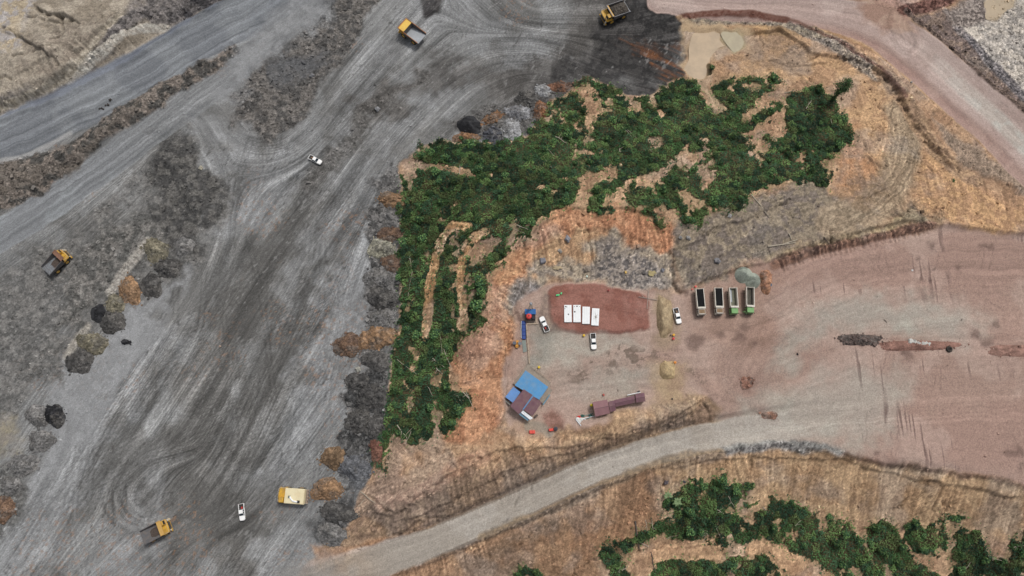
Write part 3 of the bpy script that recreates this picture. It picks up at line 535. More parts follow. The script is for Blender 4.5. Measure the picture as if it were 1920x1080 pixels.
# ------------------------------------------------------------------ where plants grow
VEG_OUT = [[(748,318),(770,290),(812,268),(830,258),(880,265),(900,273),(960,264),(990,256),(1012,225),(1030,195),(1060,175),(1085,155),(1105,142),(1125,150),(1150,168),(1175,180),(1215,183),(1235,175),(1250,158),(1285,142),(1305,150),(1315,185),(1335,205),(1336,175),(1345,160),(1400,150),(1440,143),(1468,158),(1490,178),(1505,170),(1530,165),(1560,185),(1580,220),(1598,240),(1590,270),(1565,300),(1555,330),(1545,352),(1520,348),(1470,340),(1430,345),(1400,375),(1385,398),(1350,402),(1330,385),(1312,432),(1285,420),(1262,375),(1240,420),(1215,400),(1180,388),(1150,395),(1110,388),(1075,380),(1050,397),(1000,425),(985,440),(960,447),(935,490),(918,510),(912,560),(905,600),(888,622),(870,620),(862,650),(840,690),(840,725),(880,745),(888,765),(860,785),(845,812),(825,790),(800,832),(775,834),(740,805),(728,850),(718,878),(706,870),(722,800),(728,740),(735,690),(745,640),(748,560),(752,480),(750,400)],
 [(1248,935),(1290,920),(1320,905),(1345,890),(1362,895),(1365,915),(1395,908),(1407,935),(1390,955),(1440,962),(1480,945),(1520,965),(1560,968),(1590,985),(1600,1010),(1640,1060),(1660,1100),(1610,1100),(1560,1072),(1520,1048),(1470,1024),(1420,1012),(1370,1014),(1330,1008),(1300,1002),(1270,988),(1262,960)],
 [(1622,992),(1660,985),(1690,1005),(1712,1045),(1765,1090),(1690,1100),(1640,1060)],
 [(1692,985),(1705,976),(1735,992),(1752,972),(1770,982),(1772,1010),(1758,1040),(1722,1035),(1700,1010)],
 [(1775,1095),(1790,1020),(1805,1002),(1825,1000),(1842,1022),(1862,1045),(1920,1072),(2000,1100)],
 [(1133,1035),(1140,1012),(1190,1003),(1225,985),(1270,980),(1300,998),(1262,1012),(1232,1000),(1195,1018),(1182,1045),(1178,1095),(1150,1095)],
 [(1215,1100),(1235,1055),(1290,1045),(1350,1055),(1385,1038),(1440,1052),(1490,1100)],
 [(962,1090),(975,1074),(1000,1072),(1015,1090)], [(1302,905),(1312,900),(1324,906),(1314,913)], [(1778,968),(1800,974),(1803,980),(1785,976)], [(1325,125),(1332,118),(1339,128),(1334,141),(1326,140)], [(1440,935),(1452,940),(1460,950),(1440,952)], [(1895,1060),(1900,1015),(1940,1010),(1990,1090)], [(1340,890),(1360,888),(1364,905),(1345,910)]]
CLEAR = [[(1086,165),(1105,150),(1120,178),(1133,203),(1120,225),(1110,250),(1102,286),(1090,288),(1096,240),(1087,222),(1099,192),(1084,192)], [(1052,185),(1060,192),(1055,225),(1046,230)],
 [(754,305),(770,298),(810,303),(860,315),(912,332),(860,328),(800,318),(776,320),(764,348),(755,335)], [(1068,378),(1080,330),(1110,318),(1165,318),(1160,331),(1122,345),(1112,372),(1096,388)],
 [(1143,392),(1160,350),(1200,335),(1262,303),(1268,312),(1222,346),(1182,362),(1160,394)], [(1215,178),(1236,176),(1247,210),(1242,222),(1226,205)], [(1308,153),(1330,163),(1352,207),(1338,207),(1316,182)],
 [(1264,292),(1290,275),(1302,300),(1282,332),(1267,322)], [(1393,245),(1430,224),(1442,230),(1436,270),(1420,304),(1406,290)], [(1398,212),(1440,184),(1466,163),(1474,176),(1442,202),(1405,228)], [(1440,230),(1468,182),(1482,178),(1472,220),(1472,252),(1445,275)],
 [(1315,255),(1330,270),(1340,285),(1320,290)], [(1298,318),(1350,308),(1336,338),(1316,352)], [(880,470),(900,448),(932,452),(916,482),(890,488)], [(772,650),(796,662),(782,692),(772,690)], [(756,720),(770,735),(762,772),(752,760)], [(818,760),(838,770),(826,800),(812,795)], [(1280,345),(1300,370),(1310,400),(1292,405),(1270,370)], [(1215,330),(1235,345),(1222,372),(1208,360)], [(1450,1005),(1480,985),(1500,1010),(1476,1016)], [(1715,1000),(1740,1000),(1735,1020),(1718,1018)], [(1290,365),(1330,380),(1320,402)], [(1225,380),(1262,390),(1240,420)]]
V = np.zeros(len(X), f32)
for p in VEG_OUT:
    i, m = poly(p, 1.8, 3.6); V[i] = np.maximum(V[i], m)
for p in CLEAR:
    i, m = poly(p, 1.5, 4.0); V[i] *= 1-m*.97
for p, w in (([(880,424),(850,426),(828,450),(815,490),(808,540),(803,590),(798,632)], 1.7), ([(912,436),(882,452),(869,490),(866,530),(868,580),(866,612)], 1.5)):
    i, m = stroke(p, w, .6, 1.5); V[i] *= 1-m*.95; paint((i, m), (184,148,106), (166,124,84), 2.2); streak(p, 2.2, .2, .5, 10, 181)
i, m = poly([(860,450),(880,450),(868,600),(845,640),(838,560),(845,480)], 1.5, 4); V[i] *= 1-m*.6*sstep(.35, .6, NZ[2.2][i])
vn = fbm(X, Y, 2.4, 4, 311)-.5; V = (V > .001)*sstep(.34, .66, V+np.where(Y < 2, .42, .12).astype(f32)*(V > .22)+1.25*vn*np.clip(1.6-1.6*np.abs(V-.45), 0.1, 1)).astype(f32)
V *= 1-.9*sstep(.74, .84, fbm(X, Y, 5, 4, 301))*sstep(.45, .65, fbm(X, Y, 20, 3, 303))
paint((full[0], V*.9), (50,56,38), (64,60,42), 2.2)
# puddles are hollows
lift(poly([(1285,95),(1300,60),(1345,55),(1395,70),(1395,95),(1340,100),(1325,150),(1300,150)], 2.0, 3), -.3)

# ------------------------------------------------------------------ erosion: streaks that run downhill, crack network
gy_, gx_ = np.gradient(Z.reshape(NY, NX), GY, GX)
gx_, gy_ = blur(gx_, 9), blur(gy_, 9); slope = np.hypot(gx_, gy_)+1e-6; ux_, uy_ = gx_/slope, gy_/slope
wn_ = rng.random((NY, NX)).astype(f32); wn_ = wn_*.7+blur(wn_, 1)*.9
lic = lic_field(wn_, ux_.astype(f32), uy_.astype(f32), 12)
calm = np.ones(len(X), f32)
for im in (camp, rp): calm[im[0]] *= 1-im[1]
for path, hw in ((ROAD_S, 4.8), (ROAD_NE, 12), (HAUL, 11)):
    idx, s_, d_, L_ = flow(path, hw); calm[idx] = 0
dry = np.maximum(earthf, 0); dry[hill[0]] = np.maximum(dry[hill[0]], hill[1]); dry = dry*calm*(1-V)
sl = sstep(.06, .35, slope.ravel())*dry
patch = .35+.9*fbm(X, Y, 15, 3, 601)
Z += lic*.13*sl*patch; C *= np.exp(lic*.12*(sl*patch*.8+.35*dry))[:,None].astype(f32)
for sc, sd2, dp in ((11, 611, .5), (5, 615, .3)):
    f = fbm(X+3*WXN, Y+3*WYN, sc, 4, sd2); ck = (1-sstep(.0, .022, np.abs(f-.5)))*dry*sstep(.5, .68, fbm(X, Y, 22, 3, sd2+2))
    Z -= dp*ck; C *= (1-.28*ck)[:,None]
pt = fbm(X, Y, 3.5, 4, 621); C *= (1+dry*.20*(pt-.5))[:,None]
gt = sstep(.45, .8, fbm(X, Y, 12, 4, 631))*earthf*calm*(1-V)*.30; gcol = C.mean(1, keepdims=True)*np.array([1.04, 1.0, .93], f32)*1.02; C[:] = C*(1-gt[:,None])+gcol*gt[:,None]
# ------------------------------------------------------------------ relief of the surface
w1, w2, wid = worley(X+1.2*WXN, Y+1.2*WYN, 1.5, 3); ww1, ww2, wid2 = worley(X, Y, 3.4, 9)
blk = (1-np.clip(w1*1.25, 0, 1))*(.35+.9*wid**2)+.6*(1-np.clip(ww1*1.3, 0, 1))*wid2
ff = fbm(X, Y, 1.0, 2, 401)
Z += RB*(blk*.5+(ff-.5)*.42)
Z += (NZ[6.0]-.5)*.5*np.clip(RB*1.6+.06, 0, 1)+(NZ[2.2]-.5)*.12
C *= (1+RB*(.4*(wid-.5)+.25*(ff-.5)))[:,None]
hm = np.zeros(len(X), f32); hm[hill[0]] = hill[1]; C *= 1+hm[:,None]*np.array([-.03, .0, .10], f32)
rgh = np.clip(.22+.85*RB, 0, .8); lum = 1+rgh*(.42*(NZ[0.9]-.5)+.2*(NZ[2.2]-.5))+(.05+.13*RB)*(rng.random(len(X))-.5)*2; C *= lum[:,None].astype(f32)
VB = blur(V.reshape(NY, NX), 7).ravel(); fr = np.clip(VB*1.6, 0, 1)*(1-V)*earthf; fr = fr*sstep(.3, .65, NZ[2.2]); paint((full[0], fr.astype(f32)), (118,112,80), (104,100,70), 0.9, .55)
ek = (earthf*calm*(1-V))[:,None]*.09; C[:] = C*(1-ek)+C.mean(1, keepdims=True)*ek; C *= 1+(earthf*calm*(1-V))[:,None]*np.array([.05, .012, .02], f32)
lc = np.log(np.maximum(C, 1e-3)); lg = lc.mean(1).reshape(NY, NX); hf = (lg-blur(lg, 1)).ravel(); hf2 = (lg-blur(lg, 3)).ravel()
C *= np.exp(np.clip((.7*hf+.35*hf2)*(1-.45*YM)*(1-.6*earthf*(1-calm)), -.6, .6))[:,None].astype(f32)
np.clip(C, .004, .85, out=C)
POOLS = [([(1292,92),(1302,62),(1322,58),(1345,62),(1362,82),(1345,92),(1332,110),(1325,138),(1312,148),(1290,140),(1284,128),(1292,112)], (172,149,120)), ([(1352,66),(1366,58),(1384,62),(1394,80),(1380,97),(1366,88)], (162,150,121)), ([(1850,2),(1880,-6),(1905,-6),(1900,10),(1884,22),(1866,34),(1850,36),(1848,22)], (166,148,122))]
PW = []
for p_, c_ in POOLS:
    Pw = dens(WP(p_), 8, True); zz_ = float(np.median(hgt(Pw[:,0], Pw[:,1])))-.15; i_, m_ = poly(Pw, 2.2, 2.6, world=True); m2_ = sstep(.05, .75, m_); paint((i_, m2_.astype(f32)), tuple(int(q_*1.0) for q_ in c_), a=.9)
    Z[i_] = Z[i_]*(1-m2_)+(zz_-.12)*m2_; PW.append((Pw, zz_, c_))
ZG = Z.reshape(NY, NX)
me = bpy.data.meshes.new('ground')
co = np.c_[X, Y, Z].astype(f32)
ii = (np.arange(NY-1)[:,None]*NX+np.arange(NX-1)[None]).ravel()
q = np.c_[ii, ii+1, ii+1+NX, ii+NX].astype(np.int32)
def fill(me, co, faces, smooth=True):
    k = faces.shape[1]
    me.vertices.add(len(co)); me.vertices.foreach_set('co', co.astype(f32).ravel())
    me.loops.add(faces.size); me.loops.foreach_set('vertex_index', faces.astype(np.int32).ravel())
    me.polygons.add(len(faces)); me.polygons.foreach_set('loop_start', np.arange(0, faces.size, k, dtype=np.int32))
    me.polygons.foreach_set('use_smooth', np.full(len(faces), smooth))
    me.update(calc_edges=True)
fill(me, co, q)
at_ = me.attributes.new('soil', 'FLOAT_COLOR', 'POINT'); at_.data.foreach_set('color', np.c_[C, np.ones(len(C))].astype(f32).ravel())
at_ = me.attributes.new('stony', 'FLOAT', 'POINT'); at_.data.foreach_set('value', RB.astype(f32))
ground = bpy.data.objects.new('ground', me); COL.objects.link(ground); ground['kind'] = 'structure'
def ground_material():
    m = bpy.data.materials.new('worked soil'); m.use_nodes = True; t = m.node_tree; N, L = t.nodes, t.links
    b = N['Principled BSDF']; b.inputs['Roughness'].default_value = .95; b.inputs['Specular IOR Level'].default_value = .15
    a = N.new('ShaderNodeAttribute'); a.attribute_name = 'soil'
    st = N.new('ShaderNodeAttribute'); st.attribute_name = 'stony'
    tc = N.new('ShaderNodeTexCoord')
    n1 = N.new('ShaderNodeTexNoise'); n1.inputs['Scale'].default_value = 2.6; n1.inputs['Detail'].default_value = 8; n1.inputs['Roughness'].default_value = .72
    n2 = N.new('ShaderNodeTexVoronoi'); n2.inputs['Scale'].default_value = 1.7; n2.inputs['Randomness'].default_value = 1
    L.new(tc.outputs['Object'], n1.inputs['Vector']); L.new(tc.outputs['Object'], n2.inputs['Vector'])
    mr = N.new('ShaderNodeMapRange'); mr.inputs['From Min'].default_value = .25; mr.inputs['From Max'].default_value = .75; mr.inputs['To Min'].default_value = .58; mr.inputs['To Max'].default_value = 1.45
    L.new(n1.outputs['Fac'], mr.inputs['Value'])
    mx = N.new('ShaderNodeMix'); mx.data_type = 'RGBA'; mx.blend_type = 'MULTIPLY'; mx.inputs['Factor'].default_value = 1
    L.new(a.outputs['Color'], mx.inputs['A']); L.new(mr.outputs[0], mx.inputs['B'])
    # stones: each cell its own tone
    sep = N.new('ShaderNodeSeparateColor'); L.new(n2.outputs['Color'], sep.inputs[0])
    m2 = N.new('ShaderNodeMapRange'); m2.inputs['To Min'].default_value = .55; m2.inputs['To Max'].default_value = 1.5; L.new(sep.outputs[0], m2.inputs['Value'])
    mx2 = N.new('ShaderNodeMix'); mx2.data_type = 'RGBA'; mx2.blend_type = 'MULTIPLY'
    L.new(st.outputs['Fac'], mx2.inputs['Factor']); L.new(mx.outputs['Result'], mx2.inputs['A']); L.new(m2.outputs[0], mx2.inputs['B'])
    L.new(mx2.outputs['Result'], b.inputs['Base Color'])
    bp = N.new('ShaderNodeBump'); bp.inputs['Strength'].default_value = .6; bp.inputs['Distance'].default_value = .25
    L.new(n1.outputs['Fac'], bp.inputs['Height']); L.new(bp.outputs[0], b.inputs['Normal'])
    return m
ground.data.materials.append(ground_material())
def G(px, py):
    x, y = W(px, py); return Vector((float(x), float(y), float(hgt(x, y))))
# ------------------------------------------------------------------ materials
MATS = {}
def mat(name, rgb, rough=.8, var=.15, sc=2.0, dirt=None, dirt_amt=.3, metal=0.0, spec=.3, bump=0.0, bsc=3.0):
    if name in MATS: return MATS[name]
    m = bpy.data.materials.new(name); m.use_nodes = True; t = m.node_tree; N, L = t.nodes, t.links; b = N['Principled BSDF']
    b.inputs['Roughness'].default_value = rough; b.inputs['Metallic'].default_value = metal; b.inputs['Specular IOR Level'].default_value = spec
    tc = N.new('ShaderNodeTexCoord'); nz = N.new('ShaderNodeTexNoise'); nz.inputs['Scale'].default_value = sc; nz.inputs['Detail'].default_value = 6; nz.inputs['Roughness'].default_value = .65
    L.new(tc.outputs['Object'], nz.inputs['Vector'])
    r = N.new('ShaderNodeValToRGB'); c = lin(rgb); lo, hi = c*(1-var), np.minimum(c*(1+var), .9)
    r.color_ramp.elements[0].position = .3; r.color_ramp.elements[1].position = .7
    r.color_ramp.elements[0].color = (*lo, 1); r.color_ramp.elements[1].color = (*hi, 1)
    L.new(nz.outputs['Fac'], r.inputs['Fac']); out = r.outputs[0]
    if dirt is not None:
        n2 = N.new('ShaderNodeTexNoise'); n2.inputs['Scale'].default_value = sc*.45; n2.inputs['Detail'].default_value = 7; n2.inputs['Roughness'].default_value = .7
        L.new(tc.outputs['Object'], n2.inputs['Vector'])
        mr = N.new('ShaderNodeMapRange'); mr.inputs['From Min'].default_value = .42; mr.inputs['From Max'].default_value = .68; mr.inputs['To Max'].default_value = dirt_amt
        L.new(n2.outputs['Fac'], mr.inputs['Value'])
        mx = N.new('ShaderNodeMix'); mx.data_type = 'RGBA'; mx.inputs['B'].default_value = (*lin(dirt), 1)
        L.new(mr.outputs[0], mx.inputs['Factor']); L.new(out, mx.inputs['A']); out = mx.outputs['Result']
    L.new(out, b.inputs['Base Color'])
    if bump:
        bp = N.new('ShaderNodeBump'); bp.inputs['Strength'].default_value = bump; bp.inputs['Distance'].default_value = .2
        vo = N.new('ShaderNodeTexVoronoi'); vo.inputs['Scale'].default_value = bsc; L.new(tc.outputs['Object'], vo.inputs['Vector']); L.new(vo.outputs['Distance'], bp.inputs['Height']); L.new(bp.outputs[0], b.inputs['Normal'])
    MATS[name] = m; return m
def attr_mat(name, attr, rough=.9, transl=0.0):
    m = bpy.data.materials.new(name); m.use_nodes = True; t = m.node_tree; N, L = t.nodes, t.links; b = N['Principled BSDF']
    b.inputs['Roughness'].default_value = rough; b.inputs['Specular IOR Level'].default_value = .2
    a = N.new('ShaderNodeAttribute'); a.attribute_name = attr
    tc = N.new('ShaderNodeTexCoord'); nz = N.new('ShaderNodeTexNoise'); nz.inputs['Scale'].default_value = 3; L.new(tc.outputs['Object'], nz.inputs['Vector'])
    mr = N.new('ShaderNodeMapRange'); mr.inputs['From Min'].default_value = .3; mr.inputs['From Max'].default_value = .7; mr.inputs['To Min'].default_value = .8; mr.inputs['To Max'].default_value = 1.2; L.new(nz.outputs['Fac'], mr.inputs['Value'])
    mx = N.new('ShaderNodeMix'); mx.data_type = 'RGBA'; mx.blend_type = 'MULTIPLY'; mx.inputs['Factor'].default_value = 1; L.new(a.outputs['Color'], mx.inputs['A']); L.new(mr.outputs[0], mx.inputs['B'])
    L.new(mx.outputs['Result'], b.inputs['Base Color'])
    if transl:
        tr_ = N.new('ShaderNodeBsdfTranslucent'); L.new(mx.outputs['Result'], tr_.inputs['Color']); ms = N.new('ShaderNodeMixShader'); ms.inputs[0].default_value = transl
        L.new(b.outputs[0], ms.inputs[1]); L.new(tr_.outputs[0], ms.inputs[2]); L.new(ms.outputs[0], N['Material Output'].inputs['Surface'])
    return m

# ------------------------------------------------------------------ mesh helpers
class MB:
    def __init__(s): s.v = []; s.f = []
    def add(s, vs, fs):
        k = len(s.v); s.v += [tuple(p) for p in vs]; s.f += [tuple(i+k for i in f) for f in fs]; return s
    def box(s, x0, x1, y0, y1, z0, z1):
        return s.add([(x0,y0,z0),(x1,y0,z0),(x1,y1,z0),(x0,y1,z0),(x0,y0,z1),(x1,y0,z1),(x1,y1,z1),(x0,y1,z1)], [(3,2,1,0),(4,5,6,7),(0,1,5,4),(1,2,6,5),(2,3,7,6),(3,0,4,7)])
    def loft(s, rings, caps=True):
        n_ = len(rings[0]); vs = [p for r in rings for p in r]; fs = []
        for a in range(len(rings)-1):
            for i in range(n_): fs.append((a*n_+i, a*n_+(i+1) % n_, (a+1)*n_+(i+1) % n_, (a+1)*n_+i))
        if caps: fs.append(tuple(range(n_))[::-1]); fs.append(tuple(range((len(rings)-1)*n_, len(rings)*n_)))
        return s.add(vs, fs)
    def prism(s, pts, z0, z1): return s.loft([[(x, y, z0) for x, y in pts], [(x, y, z1) for x, y in pts]])
    def cyl(s, a, b, r0, r1=None, n=10):
        a = Vector(a); b = Vector(b); r1 = r0 if r1 is None else r1; d = (b-a).normalized()
        u = d.orthogonal().normalized(); w = d.cross(u)
        R = [[tuple(p+(u*math.cos(t)+w*math.sin(t))*r) for t in [2*math.pi*i/n for i in range(n)]] for p, r in ((a, r0), (b, r1))]
        return s.loft(R)
    def tube(s, pts, r, n=6):
        rs = r if isinstance(r, (list, tuple)) else [r]*len(pts)
        for i in range(len(pts)-1): s.cyl(pts[i], pts[i+1], rs[i], rs[i+1], n)
        return s
    def lathe(s, prof, n=14, c=(0,0,0)):
        return s.loft([[(c[0]+r*math.cos(2*math.pi*i/n), c[1]+r*math.sin(2*math.pi*i/n), c[2]+z) for i in range(n)] for r, z in prof])
    def build(s, name, material, parent=None, smooth=False, loc=None, rz=0):
        me = bpy.data.meshes.new(name); me.from_pydata(s.v, [], s.f); me.update()
        import bmesh
        bm = bmesh.new(); bm.from_mesh(me); bmesh.ops.recalc_face_normals(bm, faces=bm.faces); bm.to_mesh(me); bm.free()
        if smooth: me.polygons.foreach_set('use_smooth', [True]*len(me.polygons))
        if material: me.materials.append(material)
        o = bpy.data.objects.new(name, me); COL.objects.link(o); o.parent = parent
        if loc is not None: o.location = loc; o.rotation_euler.z = rz
        return o
def empty(name, loc=(0,0,0), rz=0.0):
    o = bpy.data.objects.new(name, None); COL.objects.link(o); o.location = loc; o.rotation_euler = (0, 0, rz); o.empty_display_size = .5; return o
def tag(o, label, cat, group=None, kind=None):
    if label: o['label'] = label
    if cat: o['category'] = cat
    if group: o['group'] = group
    if kind: o['kind'] = kind
    return o
def copy_tree(o, parent=None):
    c = o.copy(); COL.objects.link(c); c.parent = parent
    for ch in o.children: copy_tree(ch, c)
    return c
def settle(o, L=4, Wd=2):
    """tilt a vehicle to the ground under it"""
    c, s = math.cos(o.rotation_euler.z), math.sin(o.rotation_euler.z); x, y = o.location.x, o.location.y
    h = lambda a, b: float(hgt(x+a*c-b*s, y+a*s+b*c))
    hf = (h(L/2, Wd/2)+h(L/2, -Wd/2))/2; hb = (h(-L/2, Wd/2)+h(-L/2, -Wd/2))/2; hl = (h(L/2, Wd/2)+h(-L/2, Wd/2))/2; hr = (h(L/2, -Wd/2)+h(-L/2, -Wd/2))/2
    o.location.z = (hf+hb)/2; R = Matrix.Rotation(o.rotation_euler.z, 4, 'Z') @ Matrix.Rotation(-math.atan2(hf-hb, L), 4, 'Y') @ Matrix.Rotation(math.atan2(hl-hr, Wd), 4, 'X')
    o.rotation_euler = R.to_euler()

# ------------------------------------------------------------------ plants
def mesh_np(name, co, faces, cols, material, attr='leaf', parent=None, smooth=False):
    me = bpy.data.meshes.new(name); fill(me, co, faces, smooth)
    if cols is not None:
        a = me.attributes.new(attr, 'FLOAT_COLOR', 'POINT'); a.data.foreach_set('color', np.c_[cols, np.ones(len(cols))].astype(f32).ravel())
    me.materials.append(material); o = bpy.data.objects.new(name, me); COL.objects.link(o); o.parent = parent; return o
def leaf_quads(P, size, tilt, rg, lng=1.5):
    """bent rhombic leaf sprays at points P"""
    n_ = len(P); az = rg.uniform(0, 2*np.pi, n_); ti = rg.normal(0, tilt, n_); tj = rg.normal(0, tilt, n_)
    u = np.c_[np.cos(az)*np.cos(ti), np.sin(az)*np.cos(ti), np.sin(ti)]; v = np.c_[-np.sin(az)*np.cos(tj), np.cos(az)*np.cos(tj), np.sin(tj)]
    s = np.asarray(size)[:,None]; co = np.stack([P-u*s*lng*.5, P-v*s*.45, P+u*s*lng*.5-np.c_[np.zeros(n_), np.zeros(n_), s[:,0]*.2], P+v*s*.45], 1).reshape(-1, 3)
    return co, np.arange(n_*4).reshape(-1, 4)
GREENS = np.array([lin(c) for c in ((62,91,60),(80,112,68),(48,74,54),(108,136,82),(69,100,71),(98,116,72))])
def leaf_cols(k, rg, bright=1.0):
    c = GREENS[rg.integers(0, len(GREENS), k)]*rg.uniform(.75, 1.25, (k, 1))*bright; return np.repeat(c, 4, 0)
LEAF = attr_mat('leaves', 'leaf', .6, .25)
BARK = mat('bark', (112,98,82), .9, .25, 4); DEAD = mat('bleached wood', (168,158,142), .9, .2, 3); DARKWOOD = mat('weathered dark wood', (92,82,76), .9, .25, 3)
VGm = V.reshape(NY, NX)
def vegat(x, y): return bil(GX, GY, VGm, x, y)
# canopy of the thicket: lumpy, higher on the shoulders of the hill
N0 = 900000; rx = rng.uniform(-60, 200, N0); ry = rng.uniform(-50, 140, N0)
vv = vegat(rx, ry); keep = vv > rng.uniform(.25, .95, N0); rx, ry, vv = rx[keep], ry[keep], vv[keep]
d1, d2, did = worley(rx, ry, 2.6, 21); lump = (1-np.clip(d1*1.1, 0, 1)**2)*(.25+did*1.6); e1, e2, eid = worley(rx, ry, 1.1, 25)
H = (.15+lump*1.0+(1-np.clip(e1, 0, 1))*.5*eid)*(.35+.65*vv)*(.5+fbm(rx, ry, 12, 3, 501))
low = fbm(rx, ry, 9, 3, 505)
thin = rng.random(len(rx)) < np.where(low > .62, .45, .85)
rx, ry, H, did, eid, low = rx[thin], ry[thin], H[thin], did[thin], eid[thin], low[thin]
nL = len(rx); fx_ = rng.uniform(-60, 200, 260000); fy_ = rng.uniform(-50, 140, 260000); vb_ = bil(GX, GY, VB.reshape(NY, NX), fx_, fy_); q1_, q2_, q3_ = worley(fx_, fy_, 1.5, 29)
kf = (rng.random(260000) < np.clip(vb_*1.3, 0, .55)*(q1_ < .5)*(q3_ > .35)*(vegat(fx_, fy_) < .4)) & (vb_ > .06); fx_, fy_ = fx_[kf], fy_[kf]
rx, ry, H, did, eid, low = np.r_[rx, fx_], np.r_[ry, fy_], np.r_[H, np.full(len(fx_), .35)], np.r_[did, q3_[kf]], np.r_[eid, q3_[kf]], np.r_[low, np.full(len(fx_), .8)]; nL = len(rx)
u = rng.random(nL)**.45
P = np.c_[rx, ry, hgt(rx, ry)+H*u]
co, fc = leaf_quads(P, rng.uniform(.22, .5, nL), .45, rng)
tone = GREENS[(did*5.99).astype(int)]*(.6+.75*low[:,None])*(.75+.5*eid[:,None])*rng.uniform(.75, 1.25, (nL, 1))
dry_ = rng.random(nL) < .012; tone[dry_] = lin((122,108,80))*rng.uniform(.7, 1.2, (dry_.sum(), 1))
und = mesh_np('undergrowth', co, fc, np.repeat(tone, 4, 0), LEAF)
tag(und, 'dense low green thicket covering the hillside and the lower slope', None, kind='stuff')
# shrubs one can tell apart
def shrub_mesh(k, rg, nl=150, bright=1.0):
    lobes = rg.uniform(-.55, .55, (6, 3)); lobes[:,2] = rg.uniform(.45, .95, 6)
    which = rg.integers(0, 6, nl); d = rg.normal(0, 1, (nl, 3)); d /= np.linalg.norm(d, axis=1)[:,None]; d[:,2] = np.abs(d[:,2])*1.0-.15
    r = rg.uniform(.75, 1.05, nl)[:,None]*rg.uniform(.38, .55, 6)[which][:,None]
    P = lobes[which]+d*r; P[:,2] = np.maximum(P[:,2], .05)
    co, fc = leaf_quads(P, rg.uniform(.14, .3, nl), .55, rg)
    me = bpy.data.meshes.new('foliage'); fill(me, co, fc, False)
    a = me.attributes.new('leaf', 'FLOAT_COLOR', 'POINT'); a.data.foreach_set('color', np.c_[leaf_cols(nl, rg, bright), np.ones(nl*4)].astype(f32).ravel()); me.materials.append(LEAF); return me
shrub_meshes = [shrub_mesh(k, np.random.default_rng(60+k), 170, (.85, 1.3, 1.05, 1.65, .65)[k]) for k in range(5)]
sb = MB()
for q in range(3):
    a = q*2.1; sb.tube([(0,0,-.2),(math.cos(a)*.15,math.sin(a)*.15,.3),(math.cos(a)*.35,math.sin(a)*.35,.75)], [.06,.05,.025], 5)
stem_o = sb.build('stem', BARK); stem_me = stem_o.data; bpy.data.objects.remove(stem_o)
def shrub(x, y, r, h, k, label, group=None, name='shrub'):
    e = empty(name, (x, y, float(hgt(x, y))-.05), random.uniform(0, 6.28)); e.scale = (r, r, h); tag(e, label, 'shrub', group)
    for nm, me in (('foliage', shrub_meshes[k]), ('stem', stem_me)):
        o = bpy.data.objects.new(nm, me); COL.objects.link(o); o.parent = e
    return e
PLACES = [(*[float(q) for q in W(a, b)], t) for a, b, t in ((775,400,'beside the tipped heaps of the coal yard'), (790,320,'around the bent sandy path at its upper left'), (960,310,'on the upper left shoulder of the hill'), (1050,340,'above the orange cut'), (1040,220,'left of the sandy bare strip at the top'), (1170,230,'below the dark coal floor'),
    (1270,190,'just below the muddy pool'), (1230,370,'at the sandy gullies above the camp'), (1400,180,'in the tongue left of the tall tree'), (1360,320,'at the middle right of the hill'), (1520,230,'at the foot of the tall tree'), (1500,300,'at the right end of the hill'), (900,550,'in the strip right of the double track'), (840,560,'between the two sandy tracks'), (770,580,'left of the double track'), (930,440,'over the head of the double track'), (770,740,'at the lower left tail of the hill'), (850,740,'at the lower right tail of the hill'),
    (1310,950,'at the upper left of the lower slope'), (1400,985,'in the middle of the lower slope'), (1520,1000,'along the lower slope right of centre'), (1670,1030,'in the wedge at lower right'), (1740,1010,'in the horseshoe patch at lower right'), (1850,1060,'in the far lower right corner'), (1160,1040,'beside the fallen logs at the bottom'), (1350,1070,'at the bottom edge below the sandy strip'))]
cand = rng.permutation(nL)[:9000]; placed = []
for i in cand:
    if len(placed) >= 250: break
    x, y = rx[i], ry[i]
    if vegat(x, y) < .9 or any((x-a)**2+(y-b)**2 < 9.0 for a, b in placed): continue
    placed.append((x, y)); r = random.uniform(1.0, 2.1)
    k = random.randrange(5); big = 'large' if r > 1.7 else 'mid-sized' if r > 1.35 else 'small'; ton = ('dark', 'bright', 'mid-green', 'pale bright', 'very dark')[k]
    best = min(PLACES, key=lambda q: (q[0]-x)**2+(q[1]-y)**2)
    shrub(x, y, r, r*random.uniform(.9, 1.3), k, '%s %s shrub in the thicket %s' % (big, ton, best[2]), 'shrubs of the thicket '+best[2])
for px, py, r, h, k, lab in ((1332,130,1.5,1.8,2,'lone dark shrub on bare ground just below the muddy pool'), (1313,906,1.6,1.0,0,'small low shrub on bare brown slope left of the round bush'), (1351,900,2.1,2.6,1,'round bright bush standing above the lower right thicket'), (1790,974,1.7,1.0,2,'small low shrub alone on the eroded slope at lower right'),
        (1398,912,2.2,2.2,0,'dark shrub at the top right corner of the lower thicket'), (862,768,2.2,2.0,1,'broad shrub at the bottom right tip of the hill thicket'), (893,575,2.6,2.6,3,'tall bright shrub right of the sandy double track'), (900,530,2.4,2.4,1,'rounded shrub at the upper end of the narrow strip by the cut'), (1447,148,2.2,1.9,2,'shrub at the top edge of the thicket left of the tall tree'), (1582,225,1.8,1.6,3,'sparse shrub at the foot of the tall tree'), (1700,985,1.5,1.6,0,'shrub on the horseshoe-shaped patch at lower right'), (1788,338,.8,.4,0,'tiny tuft of green on the ochre ground at far right'), (1230,143,1.2,1.2,0,'small shrub at the edge of the coal floor')):
    g = G(px, py)
    if lab.startswith('small shrub at'): continue
    shrub(g.x, g.y, r, h, k, lab, name='shrub')
